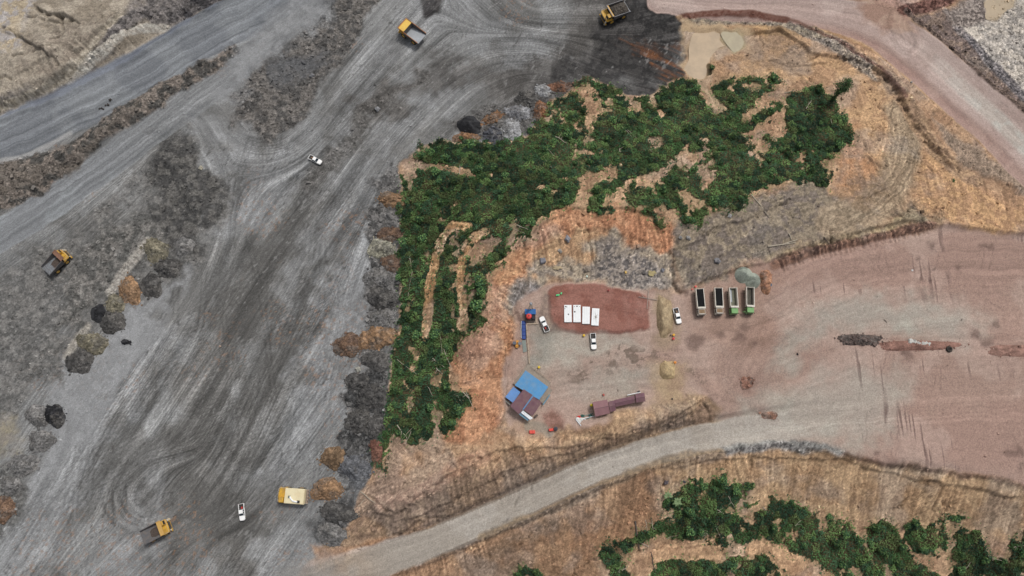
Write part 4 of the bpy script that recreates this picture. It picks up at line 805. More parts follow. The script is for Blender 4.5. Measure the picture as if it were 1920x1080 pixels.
# the tall tree: trunk clad in leaves and a ragged crown
g = G(1560, 188); t = empty('tall_tree', g); tag(t, 'tall slender tree with ragged crown rising above the thicket', 'tree')
m = MB(); m.tube([(0,0,-.3),(.15,.1,4),(.1,.25,8),(.2,.3,11.2)], [.26,.22,.17,.08], 8)
for z, a, l in ((6.5,.4,1.6),(7.6,2.5,1.8),(8.4,4.4,1.7),(9.2,1.2,1.9),(9.8,3.4,1.5),(10.3,5.4,1.4)):
    m.tube([(.1,.2,z),(.1+math.cos(a)*l*.6,.2+math.sin(a)*l*.6,z+.5),(.1+math.cos(a)*l,.2+math.sin(a)*l,z+1.1)], [.09,.06,.03], 5)
m.build('trunk', BARK, t)
rg = np.random.default_rng(5); cl = np.array([(math.cos(a)*l, math.sin(a)*l+.2, z) for z, a, l in ((7.2,.4,1.7),(8.2,2.5,2.0),(9.2,4.4,1.8),(10.0,1.2,1.8),(10.8,3.4,1.3),(11.4,5.4,1.1),(12.2,.3,.4),(8.8,5.6,1.2),(7.0,3.6,1.3))])
wh = rg.integers(0, len(cl), 1500); P = cl[wh]+rg.normal(0, 1, (1500, 3))*np.array((.62,.62,.42))
co, fc = leaf_quads(P, rg.uniform(.2, .42, 1500), .5, rg); mesh_np('crown', co, fc, leaf_cols(1500, rg, .8), LEAF, parent=t)
zz = rg.uniform(.3, 7.5, 800); P = np.c_[rg.normal(.12, .42, 800), rg.normal(.18, .42, 800), zz]
co, fc = leaf_quads(P, rg.uniform(.18, .36, 800), .7, rg); mesh_np('climber', co, fc, leaf_cols(800, rg, .62), LEAF, parent=t)
# broad-leaved plant at the lower thicket
for px, py, lab in ((1268,940,'pale broad-leaved plant at the left end of the lower thicket'), (1250,930,'small grey-green broad-leaved plant leaning out over bare soil at lower thicket')):
    g = G(px, py); t = empty('broad_leaved_plant', g); tag(t, lab, 'plant'); MB().cyl((0,0,-.2), (0,0,1.6), .12, .09, 7).build('stalk', mat('stalk green', (92,110,72), .8), t)
    for k in range(9 if 'pale' in lab else 6):
        a = k*.72; l = random.uniform(1.2, 1.9); lm = MB(); c, s = math.cos(a), math.sin(a); rows = []
        for i in range(6):
            q = i/5; wv = .34*math.sin(math.pi*min(1, q*.9+.08))+.02; r = l*q; z = 1.5+.55*math.sin(q*2.4)-.5*q*q
            rows.append([(c*r-s*wv, s*r+c*wv, z), (c*r, s*r, z-.07), (c*r+s*wv, s*r-c*wv, z)])
        for i in range(5): lm.add(rows[i]+rows[i+1], [(0,1,4,3),(1,2,5,4)])
        lm.build('leaf', mat('broad leaf', (112,132,92), .6, .2), t)
# bare fallen sticks and trunks
def log(name, a, b, r, material, label, group=None, twigs=0):
    p, q = G(*a), G(*b); o = empty(name, p); tag(o, label, 'log', group); d = q-p; n_ = 4; pts = []
    for i in range(n_+1):
        w = p+d*(i/n_); pts.append((w.x-p.x+random.uniform(-.12,.12), w.y-p.y+random.uniform(-.12,.12), max(float(hgt(w.x, w.y)), (p+d*(i/n_)).z)-p.z+r+(random.uniform(.25,.8) if vegat(w.x, w.y) > .4 else 0)))
    MB().tube(pts, [r*(1-.12*i) for i in range(n_+1)], 7).build('stem', material, o)
    for k in range(twigs):
        i = 1+k % 3; b0 = Vector(pts[i]); a_ = random.uniform(0, 6.28); l = random.uniform(.8, 1.8)
        MB().tube([b0, b0+Vector((math.cos(a_)*l*.6, math.sin(a_)*l*.6, .3)), b0+Vector((math.cos(a_)*l, math.sin(a_)*l, .35))], [r*.5, r*.35, r*.15], 5).build('branch', material, o)
    return o
GL = 'bare sticks lying in the hill thicket'; GS = 'bare sticks lying in the lower thicket'
hill_sticks = [((745,675),(782,702)),((773,512),(765,556)),((818,690),(830,702)),((826,630),(831,676)),((811,672),(834,690)),((745,797),(764,822)),((752,826),(776,800)),((760,832),(772,808)),((862,312),(862,326)),((1022,275),(1039,294)),((1023,302),(1036,318)),((1042,258),(1062,270)),((1175,245),(1195,262)),((1165,238),(1185,258)),((1160,281),(1163,287)),((1218,282),(1232,292)),((1470,175),(1490,170)),((1510,205),(1520,190)),((1556,225),(1560,240)),((874,735),(887,765)),((868,735),(880,748)),((802,725),(812,742)),((768,447),(778,452)),((768,480),(773,512)),((1325,205),(1342,212)),((832,655),(846,690)),((858,742),(866,757)),((965,430),(985,440)),((968,423),(990,432))]
for i, (a, b) in enumerate(hill_sticks): log('fallen_stick', a, b, .09+.04*(i % 3), DEAD, 'bleached bare stick lying in the thicket '+min(PLACES, key=lambda q: (q[0]-G(*a).x)**2+(q[1]-G(*a).y)**2)[2], GL, i % 3)
for a, b in (((1430,950),(1440,962)),((1344,955),(1356,963)),((1365,930),(1376,952)),((1490,985),(1500,975)),((1800,1075),(1822,1050)),((1850,1042),(1880,1052)),((1898,1025),(1925,1022)),((1250,1010),(1270,1003)),((1210,975),(1215,1000)),((1222,975),(1225,1003)),((1160,1075),(1166,1045)),((1165,1070),(1180,1060)),((1325,995),(1318,1018)),((1340,985),(1352,1012)),((1310,990),(1335,1008)),((1362,995),(1345,1003))):
    log('fallen_stick', a, b, .1, DEAD, 'bleached bare stick lying in the thicket '+min(PLACES, key=lambda q: (q[0]-G(*a).x)**2+(q[1]-G(*a).y)**2)[2], GS, 2)
log('fallen_log', (1190,977), (1198,1028), .3, DARKWOOD, 'thick dark fallen trunk at the left end of the lower thicket')
log('fallen_log', (1197,1015), (1216,1025), .17, DEAD, 'pale branch lying against the thick dark fallen trunk')
log('fallen_log', (1220,1035), (1228,1072), .2, DARKWOOD, 'dark log on the sandy strip below the lower thicket')
log('fallen_log', (676,922), (705,944), .16, DEAD, 'long pale log on tan soil beside the grey heap near the south road')
log('fallen_log', (659,970), (676,962), .14, DEAD, 'short pale log at the edge of the dark heap near the south road')
log('fallen_log', (672,950), (684,935), .12, DEAD, 'thin pale branch leaning at the edge of the grey heap')
log('timber_log', (1440,463), (1492,455), .28, DEAD, 'longest of the logs lying above the pink pad')
log('timber_log', (1466,460), (1494,449), .24, DEAD, 'second log resting across the longest log above the pink pad')
log('timber_log', (1478,438), (1484,450), .22, DEAD, 'short upright-lying log at the head of the log group')
log('timber_log', (1408,365), (1442,408), .2, DEAD, 'long bare trunk on the grey slope below the thicket')
log('timber_log', (1545,445), (1555,460), .2, DARKWOOD, 'short dark log above the edge of the pink pad')
log('timber_log', (1657,599), (1663,606), .13, DARKWOOD, 'short dark plank on the pale green patch of the pad')
# ------------------------------------------------------------------ rocks
CUBE = np.array([(-1,-1,-1),(1,-1,-1),(1,1,-1),(-1,1,-1),(-1,-1,1),(1,-1,1),(1,1,1),(-1,1,1)], float)*.5
CF = np.array([(3,2,1,0),(4,5,6,7),(0,1,5,4),(1,2,6,5),(2,3,7,6),(3,0,4,7)])
def rocks_np(P, size, cols, rg):
    n_ = len(P); v = CUBE[None]*rg.uniform(.55, 1.35, (n_, 8, 3)); a = rg.uniform(0, 6.28, n_); b = rg.normal(0, .6, n_)
    ca, sa, cb, sb_ = np.cos(a)[:,None], np.sin(a)[:,None], np.cos(b)[:,None], np.sin(b)[:,None]
    x, y, z = v[...,0], v[...,1]*rg.uniform(.6, 1, (n_, 1)), v[...,2]*rg.uniform(.5, .95, (n_, 1))
    y, z = y*cb-z*sb_, y*sb_+z*cb; x, y = x*ca-y*sa, x*sa+y*ca
    co = np.stack([x, y, z], -1)*np.asarray(size)[:,None,None]+P[:,None,:]
    fc = (CF[None]+8*np.arange(n_)[:,None,None]).reshape(-1, 4)
    return co.reshape(-1, 3), fc, np.repeat(cols, 8, 0)
STONE = attr_mat('broken stone', 'soil', .95)
GROUND_MAT = ground.data.materials[0]
RBG = RB.reshape(NY, NX); CG = C.reshape(NY, NX, 3)
def soilat(x, y):
    i = np.clip(np.searchsorted(GX, x), 0, NX-1); j = np.clip(np.searchsorted(GY, y), 0, NY-1); return CG[j, i]
N1 = 330000; rx2 = rng.uniform(-205, 205, N1); ry2 = rng.uniform(-44, 180, N1); rr = bil(GX, GY, RBG, rx2, ry2); vg = vegat(rx2, ry2)
k2 = (rng.random(N1) < (rr-.2)*.55) & (vg < .3); base = rng.random(N1) < .004; k2 |= base & (vg < .2)
rx2, ry2, rr = rx2[k2], ry2[k2], rr[k2]; sz = np.clip(rng.lognormal(-1.2, .5, len(rx2)), .16, 1.3)*(.75+.5*rr)
cc = soilat(rx2, ry2)*rng.uniform(.7, 1.75, (len(rx2), 1))
co, fc, cl_ = rocks_np(np.c_[rx2, ry2, hgt(rx2, ry2)+sz*.12], sz, np.clip(cc, 0, .8), rng)
o = mesh_np('loose_rock', co, fc, cl_, STONE, 'soil'); tag(o, 'loose broken rock scattered over the rubble and banks', None, kind='stuff')
def boulder(px, py, r, rgb, label, group=None, name='boulder'):
    g = G(px, py); rg = np.random.default_rng(int(px*7+py)); import bmesh
    bm = bmesh.new(); bmesh.ops.create_icosphere(bm, subdivisions=2, radius=r)
    st = rg.uniform(.75, 1.25, 3)*(1, .85, .7)
    for v in bm.verts:
        d = v.co.normalized(); f = 1+.28*math.sin(d.x*4.1+px)*math.cos(d.y*3.7+py)+.16*math.sin(d.z*7+d.x*5+px); v.co = Vector([q*f*w for q, w in zip(v.co, st)])
    me = bpy.data.meshes.new(name); bm.to_mesh(me); bm.free(); me.materials.append(mat('boulder %d %d %d' % rgb, rgb, .95, .25, 3, bump=.5))
    ob = bpy.data.objects.new(name, me); COL.objects.link(ob); ob.location = (g.x, g.y, g.z+r*.3); ob.rotation_euler.z = rg.uniform(0, 6); return tag(ob, label, 'boulder', group)
for px, py, r, c, lab in ((1064,449,1.15,(132,132,138),'largest grey boulder on the tan cut slope above the camp'), (1017,490,1.1,(122,122,128),'grey boulder at the left foot of the cut slope'), (1050,471,.8,(150,146,140),'pale boulder midway between two grey ones on the cut slope'), (708,205,1.2,(140,140,142),'lone round grey boulder in the coal yard rubble line'), (377,315,.8,(168,162,146),'pale yellowish boulder in the dark rubble beside the left track'),
        (1345,490,1.1,(128,126,128),'grey boulder high on the brown-grey slope above the dump trucks'), (1242,507,.9,(128,128,134),'grey boulder beside the shallow yellow puddle'), (672,692,1.1,(158,156,146),'pale slab-like boulder at the foot of the dark heap'), (1291,447,.8,(140,138,136),'grey boulder below the lower tip of the hill thicket'), (1276,446,.6,(132,130,128),'smaller grey boulder left of one below the thicket tip'), (1368,405,.7,(150,148,146),'pale boulder at the right tip of the thicket'), (1248,905,.8,(86,80,84),'dark boulder beside the crack on the brown slope'), (1283,903,.55,(78,76,82),'smaller dark boulder right of the crack on the brown slope'), (1146,750-600,.0,(1,1,1),''), (1708,155,.6,(150,148,144),'pale boulder on the ochre bank beside the red road'), (585,143,1.0,(120,120,122),'grey boulder in the dark island of rubble'), (570,118,.9,(96,96,98),'dark boulder at the upper part of the rubble island'), (662,243,.8,(110,108,106),'grey boulder on the rubble line below the round one')):
    if lab: boulder(px, py, r, c, lab)
for px, py, r in ((1706,641,.85),(1714,641,.8),(1722,644,.75),(1730,645,.95),(1736,644,.7),(1741,646,.75),(1746,648,.6)):
    boulder(px, py, r, (188,186,180), 'whitish stone in the row along the red berm on the pad', 'row of whitish stones on the berm')

# ------------------------------------------------------------------ heaps: closed mounds with their own stones
HEAPM = GROUND_MAT
def heap(name, cen, rx_, ry_, h, ca, cb, label, stones=60, ssz=.24, rot=0.0, rough=.16, prof=1.15, cat='heap', flat=0.0, outline=None, stony=.95, irr=1.0, sq=1.0):
    cx_, cy_ = cen; h *= 1.35; g = G(cx_, cy_); rg = np.random.default_rng(int(cx_*13+cy_*7)); NR, NA = 13, 44
    t = np.linspace(0, 2*np.pi, NA, endpoint=False); e = 1+irr*(.09*np.sin(2*t+rg.uniform(0, 6))+.08*np.sin(3*t+rg.uniform(0, 6))+.06*np.sin(5*t+rg.uniform(0, 6))+.025*np.sin(9*t+rg.uniform(0, 6))+.015*np.sin(14*t))
    if outline is None:
        ox = rx_*np.sign(np.cos(t))*np.abs(np.cos(t))**sq*e; oy = ry_*np.sign(np.sin(t))*np.abs(np.sin(t))**sq*e; c, s = math.cos(rot), math.sin(rot)
        bx, by = W(cx_+ox*c-oy*s, cy_+ox*s+oy*c)
    else:
        O = np.array(outline, float); O = dens(O, 6, True); th = np.arctan2(-(O[:,1]-cy_), O[:,0]-cx_) % (2*np.pi)
        Ox, Oy = W(O[:,0], O[:,1]); q = np.argsort(th); bx = np.interp(t, th[q], Ox[q], period=2*np.pi); by = np.interp(t, th[q], Oy[q], period=2*np.pi); bx, by = bx[::1], by[::1]
    rs = np.linspace(0, 1.06, NR)
    x = g.x+(bx-g.x)[None]*rs[:,None]; y = g.y+(by-g.y)[None]*rs[:,None]
    r = np.repeat(rs[:,None], NA, 1); f = np.where(r < flat, 1, 1-((np.maximum(r, flat)-flat)/(1-flat))**prof)
    d1, d2, di = worley(x, y, 1.3, 31); e1, _, ei = worley(x, y, .65, 33)
    bz = hgt(x, y); z = bz+h*np.maximum(f, -.4)+rough*((1-np.clip(d1, 0, 1))*di+.5*(1-np.clip(e1, 0, 1))*ei)*np.clip((1.02-r)*6, 0, 1)-.12*(r > 1)-.05
    co = np.c_[x.ravel(), y.ravel(), z.ravel()]-np.array(g)
    fs = [[a*NA+i, a*NA+(i+1) % NA, (a+1)*NA+(i+1) % NA, (a+1)*NA+i] for a in range(NR-1) for i in range(NA)]
    nn = fbm(x.ravel(), y.ravel(), 2.2, 4, 41)[:,None]; nn = sstep(.35, .65, nn); cols = lin(ca)*(1-nn)+lin(cb)*nn; n3 = sstep(.45, .75, fbm(x.ravel(), y.ravel(), 3.0, 3, 47))[:,None]*.55; cols = cols*(1-n3)+lin((100,97,93))*.9*n3 if stony > .5 else cols; cols = cols*(.8+.5*di.ravel()[:,None])
    root = empty(name, g); tag(root, label, cat)
    b = mesh_np('mound', co, np.array(fs), cols, HEAPM, 'soil', root, True); a = b.data.attributes.new('stony', 'FLOAT', 'POINT'); a.data.foreach_set('value', np.full(len(co), stony, f32))
    if stones:
        stones = int(stones*(1.2 if cat == 'berm' else 1.3)); q = np.sqrt(rg.random(stones))*1.0; q = np.where(rg.random(stones) < .13, rg.uniform(.95, 1.2, stones), q); ta = rg.random(stones)*2*np.pi; bxx = np.interp(ta, t, bx, period=2*np.pi); byy = np.interp(ta, t, by, period=2*np.pi)
        sx = g.x+(bxx-g.x)*q; sy = g.y+(byy-g.y)*q; f = np.where(q < flat, 1, 1-((np.maximum(q, flat)-flat)/(1-flat))**prof)
        sz = np.clip(rg.lognormal(math.log(ssz), .4 if cat == 'berm' else .55, stones), .13, 1.4); P = np.c_[sx-g.x, sy-g.y, hgt(sx, sy)-g.z+h*np.maximum(f, 0)+rough*.3+sz*.05]
        k = rg.random((stones, 1)); cs = (lin(ca)*(1-k)+lin(cb)*k)*rg.uniform(.85, 1.45, (stones, 1))
        cv, cf, cl2 = rocks_np(P, sz, np.clip(cs, 0, .8), rg); o = mesh_np('rubble', cv, cf, cl2, STONE, 'soil', root); o['kind'] = 'stuff'
    return root
BLK, DGR, GRY, LGR, OLV, BRN, ORG, RED = ((38,38,40),(54,54,56)), ((66,65,64),(86,84,82)), ((96,95,94),(116,114,112)), ((132,132,133),(152,152,152)), ((98,94,82),(120,114,98)), ((110,88,72),(92,76,66)), ((140,112,86),(118,96,76)), ((112,82,70),(100,70,60))
def H_(cen, rx_, ry_, h, cl3, label, **k): return heap('rock_heap' if cl3 not in (ORG,) else 'clay_heap', cen, rx_, ry_, h, cl3[0], cl3[1], label, **k)
H_((244,546), 20, 28, 1.7, ORG, 'orange clay heap at the lower end of the pale lane', stones=120)
H_((316,503), 24, 20, 2.0, DGR, 'dark round heap at the right end of the left row', stones=130)
H_((284,536), 20, 26, 1.4, DGR, 'dark grey heap just right of the orange clay heap', stones=90)
H_((293,470), 26, 22, 1.4, OLV, 'olive-grey heap at the top of the left row beside the pale lane', stones=90)
H_((345,462), 20, 18, 1.2, GRY, 'grey heap at the upper right end of the left row', stones=80)
H_((216,572), 20, 20, 1.2, OLV, 'low olive heap between the orange heap and the jet-black one', stones=60)
H_((184,588), 15, 17, 1.1, BLK, 'jet-black fine coal heap touching a grey one on the left', stones=20, ssz=.25, stony=.2, rough=.15)
H_((212,604), 25, 22, 1.7, DGR, 'round grey rubble heap touching the jet-black coal heap', stones=130)
H_((174,644), 29, 21, 1.7, OLV, 'broad olive-grey heap below the row of left heaps', stones=140)
H_((150,678), 27, 24, 1.6, DGR, 'dark heap overlapping the broad olive one', stones=130)
H_((237,641), 9, 5, .7, BLK, 'small black clump alone on the pale floor', stones=14, ssz=.3, rot=.35)
H_((70,779), 23, 21, 1.6, GRY, 'grey heap left of the black striated heap', stones=90)
H_((103,780), 20, 23, 1.6, BLK, 'black striated coal heap on the lower left', stones=70, ssz=.3)
H_((78,828), 26, 21, 1.4, GRY, 'smooth grey heap below the black striated one', stones=70, ssz=.3)
H_((44,872), 29, 22, 1.2, GRY, 'low wide grey heap near the lower left edge', stones=70, ssz=.3)
H_((8,955), 21, 27, 1.6, BRN, 'reddish brown rubble heap cut by the left picture edge', stones=90)
H_((20,912), 22, 18, 1.2, GRY, 'grey heap above the reddish brown one at the left edge', stones=60)
H_((736,375), 27, 16, 1.5, ORG, 'tan clay heap at the top of the column beside the hill', stones=70, ssz=.3)
H_((733,410), 23, 17, 1.4, GRY, 'blue-grey heap right below the tan clay heap', stones=80)
H_((730,440), 25, 16, 1.2, BRN, 'brownish heap above the pale speckled heap', stones=70)
H_((715,466), 25, 20, 1.7, ((128,126,114),(150,146,130)), 'pale speckled yellowish-grey heap in the column beside the hill', stones=150)
H_((735,494), 20, 18, 1.3, BRN, 'dark brown heap behind the pale speckled heap', stones=70)
H_((708,522), 28, 20, 1.5, GRY, 'grey rubble heap in the middle of the column beside the hill', stones=110)
H_((716,560), 28, 22, 1.8, DGR, 'dark rubble heap halfway down the column beside the hill', stones=130)
H_((716,597), 30, 19, 1.6, GRY, 'grey blocky heap just above the long orange heap', stones=130, ssz=.34)
H_((712,632), 33, 23, 1.6, ORG, 'large orange clay heap in the column beside the hill', stones=140)
H_((652,648), 26, 24, 1.7, BRN, 'round brown heap at the left of the large orange one', stones=130)
H_((682,640), 14, 17, 1.4, ((130,104,80),(112,92,76)), 'small dull heap squeezed between brown and orange heaps', stones=50)
H_((705,677), 29, 18, 1.5, DGR, 'dark heap directly below the large orange heap', stones=110)
H_((668,715), 22, 18, 1.3, DGR, 'dark heap at the upper left of the big black rubble bank', stones=90)
H_((698,745), 28, 26, 2.0, DGR, 'biggest dark blocky heap in the black rubble bank', stones=190, ssz=.345)
H_((672,790), 26, 22, 1.7, DGR, 'dark blocky heap left in the lower rubble bank', stones=150, ssz=.34)
H_((704,800), 20, 24, 1.5, DGR, 'dark heap against the hill in the lower rubble bank', stones=110, ssz=.34)
H_((626,859), 26, 21, 1.9, ((124,102,80),(106,88,70)), 'brown-orange heap above the tank truck heap', stones=150)
H_((665,876), 32, 26, 1.4, ((104,105,108),(88,89,92)), 'smooth blue-grey heap right of the brown-orange heap', stones=80, ssz=.35)
H_((706,846), 13, 24, 1.2, RED, 'narrow reddish brown heap against the tail of the hill', stones=40, ssz=.3)
H_((613,918), 33, 21, 2.0, ORG, 'tan-orange clay heap freshly tipped behind the tank truck', stones=170)
H_((634,962), 36, 20, 1.5, DGR, 'dark heap just below the freshly tipped tan heap', stones=120)
H_((622,1002), 28, 22, 1.2, GRY, 'low grey heap next to the mouth of the south road', stones=70)
H_((880,235), 25, 16, 2.0, BLK, 'jet-black coal heap at the top left of the thicket', stones=24, ssz=.25, stony=.2, rough=.15)
H_((872,258), 26, 9, 1.2, ((134,102,76),(114,88,68)), 'orange clay heap directly below the jet-black coal heap', stones=70)
H_((922,222), 24, 9, 1.3, ((134,102,76),(114,88,68)), 'orange clay heap right of the jet-black coal heap', stones=70, rot=-.5)
H_((925,253), 20, 14, 1.6, ((70,71,76),(86,87,92)), 'slate-dark heap right of the orange clay at the top', stones=70, ssz=.35)
H_((958,243), 22, 19, 1.8, LGR, 'light grey smooth heap at the top of the thicket', stones=50, ssz=.3)
H_((972,211), 26, 13, 1.6, ((138,138,140),(116,116,118)), 'light grey blocky heap above the smooth one', stones=90)
H_((1014,207), 15, 17, 1.5, ((128,92,68),(108,80,62)), 'brown heap right of the light grey heaps', stones=90)
H_((1018,170), 14, 13, 1.3, LGR, 'pale grey heap at the edge of the black coal floor', stones=50)
H_((985,185), 22, 14, 1.3, DGR, 'dark heap between light grey heaps and coal floor', stones=70)
H_((1050,163), 22, 11, 1.1, ((112,82,66),(90,76,68)), 'rusty brown heap at the top corner of the thicket', stones=80)
SG = ((132,138,128),(142,148,137))
heap('gravel_heap', (1394,516), 17, 16, 2.0, *SG, 'left one of the two smooth green-grey gravel cones', stones=0, rough=.05, prof=1.1, stony=.05, irr=.12)
heap('gravel_heap', (1411,527), 15, 16, 2.0, *SG, 'right one of the two smooth green-grey gravel cones', stones=0, rough=.05, prof=1.1, stony=.05, irr=.12)
TANM = ((164,146,118),(148,130,104))
heap('earth_berm', (1246,594), 15, 40, 1.5, *TANM, 'long tan earth berm between the red pad and parked pickup', stones=30, ssz=.2, rough=.2, cat='berm', irr=.8, sq=.75, flat=.45, stony=.25)
heap('earth_berm', (1252,694), 14, 18, .9, (172,152,118), (156,136,106), 'short tan earth berm with an orange drum at its corner', stones=30, ssz=.2, rough=.15, cat='berm', irr=.6, sq=.5, flat=.5, stony=.2)
heap('earth_berm', (1400,718), 13, 12, .6, (134,100,86), (118,88,76), 'small reddish brown mound alone in the middle of the yard', stones=26, ssz=.3, cat='berm', irr=.8, sq=.75, rough=.2)
heap('earth_berm', (1443,779), 15, 8, .5, (142,112,96), (130,98,84), 'low reddish mound beside the wide grey road', stones=14, ssz=.25, cat='berm', irr=.8, sq=.75, rough=.15)
heap('earth_berm', (1612,637), 44, 10, 1.0, (104,90,84), (86,76,72), 'dark rubble left half of the long island berm', stones=120, ssz=.35, cat='berm', irr=.8, sq=.75)
heap('earth_berm', (1720,648), 74, 10, .7, (146,112,100), (126,96,86), 'red earth right half of the long island berm with stones', stones=110, ssz=.22, cat='berm', irr=.8, sq=.75, rough=.15, stony=.3)
heap('earth_berm', (1905,658), 56, 11, .6, (150,118,106), (130,102,92), 'pinkish red berm running out of the right picture edge', stones=60, ssz=.22, cat='berm', irr=.8, sq=.75, rough=.15, stony=.3)
heap('earth_berm', (1436,528), 12, 22, .9, (156,118,94), (142,104,84), 'low orange-brown pad of earth under two dark drums', stones=20, ssz=.2, cat='berm', irr=.8, sq=.75, rough=.12, flat=.6)
# pools of muddy water
def pool(pts, dz, rgb, name='muddy_pool'):
    P = dens(WP(pts), 8, True); tt = np.arange(len(P)); P = P+np.c_[fbm(tt*1.0, tt*0, 2.5, 3, 5)-.5, fbm(tt*1.0, tt*0+9, 2.5, 3, 8)-.5]*.9; z = float(np.median(hgt(P[:,0], P[:,1])))+dz
    m = mat('muddy water %d' % rgb[0], rgb, .4, .10, .3, (120,108,88), .4, spec=.25)
    c0 = P.mean(0); k_ = len(P); o = MB().add([(x, y, z) for x, y in P]+[(c0[0], c0[1], z)], [(i, (i+1) % k_, k_) for i in range(k_)]).build(name, m); o['kind'] = 'structure'
for Pw, z_, c_ in PW:
    c0 = Pw.mean(0); k_ = len(Pw); Q = c0+(Pw-c0)*1.05
    o = MB().add([(x, y, z_) for x, y in Q]+[(c0[0], c0[1], z_)], [(i, (i+1) % k_, k_) for i in range(k_)]).build('muddy_pool', mat('muddy water %d' % c_[0], c_, .4, .10, .3, (120,108,88), .4, spec=.25)); o['kind'] = 'structure'
pool([(1213,510),(1222,506),(1229,511),(1226,517),(1216,517)], .3, (150,134,84), 'muddy_pool')
pool([(1036,502),(1046,497),(1052,502),(1044,507)], .3, (168,150,118), 'muddy_pool')

# ------------------------------------------------------------------ vehicles
DUST = (140,126,112)
WHITE = mat('white car paint', (240,240,238), .35, .03, 1, (205,198,190), .25); GLASS = mat('dark glass', (30,42,50), .1, .1, 1, spec=.5); RUBBER = mat('tyre rubber', (38,37,36), .9, .15, 4, DUST, .35)
STEEL = mat('worn steel', (122,124,128), .5, .2, 2, (104,86,72), .5, .3); YEL = mat('yellow machine paint', (204,160,62), .55, .14, 1.2, (140,116,88), .65); BLACKP = mat('black plastic', (34,34,36), .6, .2, 3, DUST, .2)
RIM = mat('wheel rim', (150,140,120), .6, .15); LAMP = mat('lamp glass', (225,225,220), .2, .05); REDL = mat('red lamp', (160,30,26), .3, .05)
def wheel(parent, x, y, r, w, rim=None, z=None):
    z = r if z is None else z; s = 1 if y > 0 else -1
    t = MB().cyl((x, y-w/2, z), (x, y+w/2, z), r, n=16).build('wheel', RUBBER, parent)
    MB().cyl((x, y+s*w/2, z), (x, y+s*(w/2+.04), z), r*.55, r*.5, 12).build('rim', rim or RIM, t); return t
def place(o, rear, front, z=0.0):
    a, b = G(*rear), G(*front); za, zb = a.z+z, b.z+z
    ax, ay = at(*rear, za); bx, by = at(*front, zb)
    o.location = ((float(ax)+float(bx))/2, (float(ay)+float(by))/2, 0); o.rotation_euler = (0, 0, math.atan2(float(by-ay), float(bx-ax)))
    return math.hypot(float(bx-ax), float(by-ay))
def pickup():
    r = empty('pickup_truck'); hw = .92
    plan = [(-.9,-hw),(1.7,-hw),(2.35,-.86),(2.6,-.62),(2.68,-.3),(2.68,.3),(2.6,.62),(2.35,.86),(1.7,hw),(-.9,hw)]
    b = MB(); b.loft([[(x, y, .42) for x, y in plan], [(x, y*1.02, .72) for x, y in plan], [(x*.995, y*.97, .98) for x, y in plan], [(x*.97-.03, y*.86, 1.08) for x, y in plan]])
    b.build('body', WHITE, r)
    c = [(-.9,.86),(-.9,-.86),(1.15,-.84),(1.15,.84)]; top = [(-.72,.68),(-.72,-.68),(.42,-.66),(.42,.66)]
    cab = MB().loft([[(x, y, 1.04) for x, y in c], [(x, y, 1.70) for x, y in top], [(x*.9-.01, y*.92, 1.76) for x, y in top]]).build('cab', WHITE, r)
    def pane(name, pts): 
        n_ = (Vector(pts[1])-Vector(pts[0])).cross(Vector(pts[2])-Vector(pts[0])).normalized(); 
        cen = sum((Vector(p) for p in pts), Vector())/4; 
        if n_.dot(cen-Vector((0,0,1.2))) < 0: n_ = -n_
        q = [tuple(cen+(Vector(p)-cen)*.9+n_*.02) for p in pts]; MB().loft([[tuple(Vector(p)-n_*.03) for p in q], q]).build(name, GLASS, cab)
    pane('windscreen', [(1.15,-.84,1.06),(1.15,.84,1.06),(.42,.66,1.70),(.42,-.66,1.70)]); pane('rear_window', [(-.9,-.8,1.2),(-.9,.8,1.2),(-.72,.68,1.68),(-.72,-.68,1.68)])
    for s in (-1, 1):
        pane('side_window', [(.05,.85*s,1.08),(1.0,.84*s,1.08),(.42,.665*s,1.66),(.0,.67*s,1.66)]); pane('side_window', [(-.8,.86*s,1.1),(.0,.85*s,1.08),(-.03,.67*s,1.66),(-.68,.68*s,1.66)])
        MB().box(1.0, 1.14, s*.95-.12 if s > 0 else s*.95-.12, s*.95+.12, 1.02, 1.18).build('mirror', BLACKP, r)
        MB().box(2.38, 2.6, s*.62-.14, s*.62+.14, .78, .94).build('headlight', LAMP, r); MB().box(-2.66, -2.60, s*.84-.07, s*.84+.07, .75, 1.02).build('tail_light', REDL, r)
    bed = MB(); bed.box(-2.6, -.94, -.92, -.80, .45, 1.06); bed.box(-2.6, -.94, .80, .92, .45, 1.06); bed.box(-2.62, -2.52, -.92, .92, .5, 1.06).box(-2.5, -.94, -.8, .8, .5, .62); bd = bed.build('cargo_bed', WHITE, r)
    MB().box(-2.5, -.96, -.78, .78, .625, .66).build('bed_liner', BLACKP, bd)
    MB().box(2.45, 2.78, -.8, .8, .38, .6).build('bumper', BLACKP, r)
    for x, y in ((1.6,-.8),(1.6,.8),(-1.5,-.8),(-1.5,.8)): wheel(r, x, y, .39, .26)
    return r
pk0 = pickup(); PG = 'white pickup trucks of the mine'
PK = [((579,294),(603,306),'white pickup driving across the coal yard at upper left'), ((452,945),(455,975.5),'white pickup driving in the lower coal yard beside the tank truck'), ((1026,620.5),(1015.5,595.5),'white pickup parked by the low wall and water tank stand'), ((1111.5,625.5),(1113.5,654),'white pickup parked below the white covered slabs'), ((1266,577.5),(1273.5,606.5),'white pickup parked right of the long tan berm')]
cargo = []
for i, (a, b, lab) in enumerate(PK):
    o = pk0 if i == 0 else copy_tree(pk0); place(o, a, b, .8); o.name = 'pickup_truck'; tag(o, lab, 'pickup', PG); settle(o, 3, 1.6); bpy.context.view_layer.update()
    M = Matrix.Translation(o.location) @ o.rotation_euler.to_matrix().to_4x4(); cargo.append(M)
RC = mat('red plastic', (190,56,50), .5, .1); BC = mat('tan sacking', (150,118,92), .9, .2, 5)
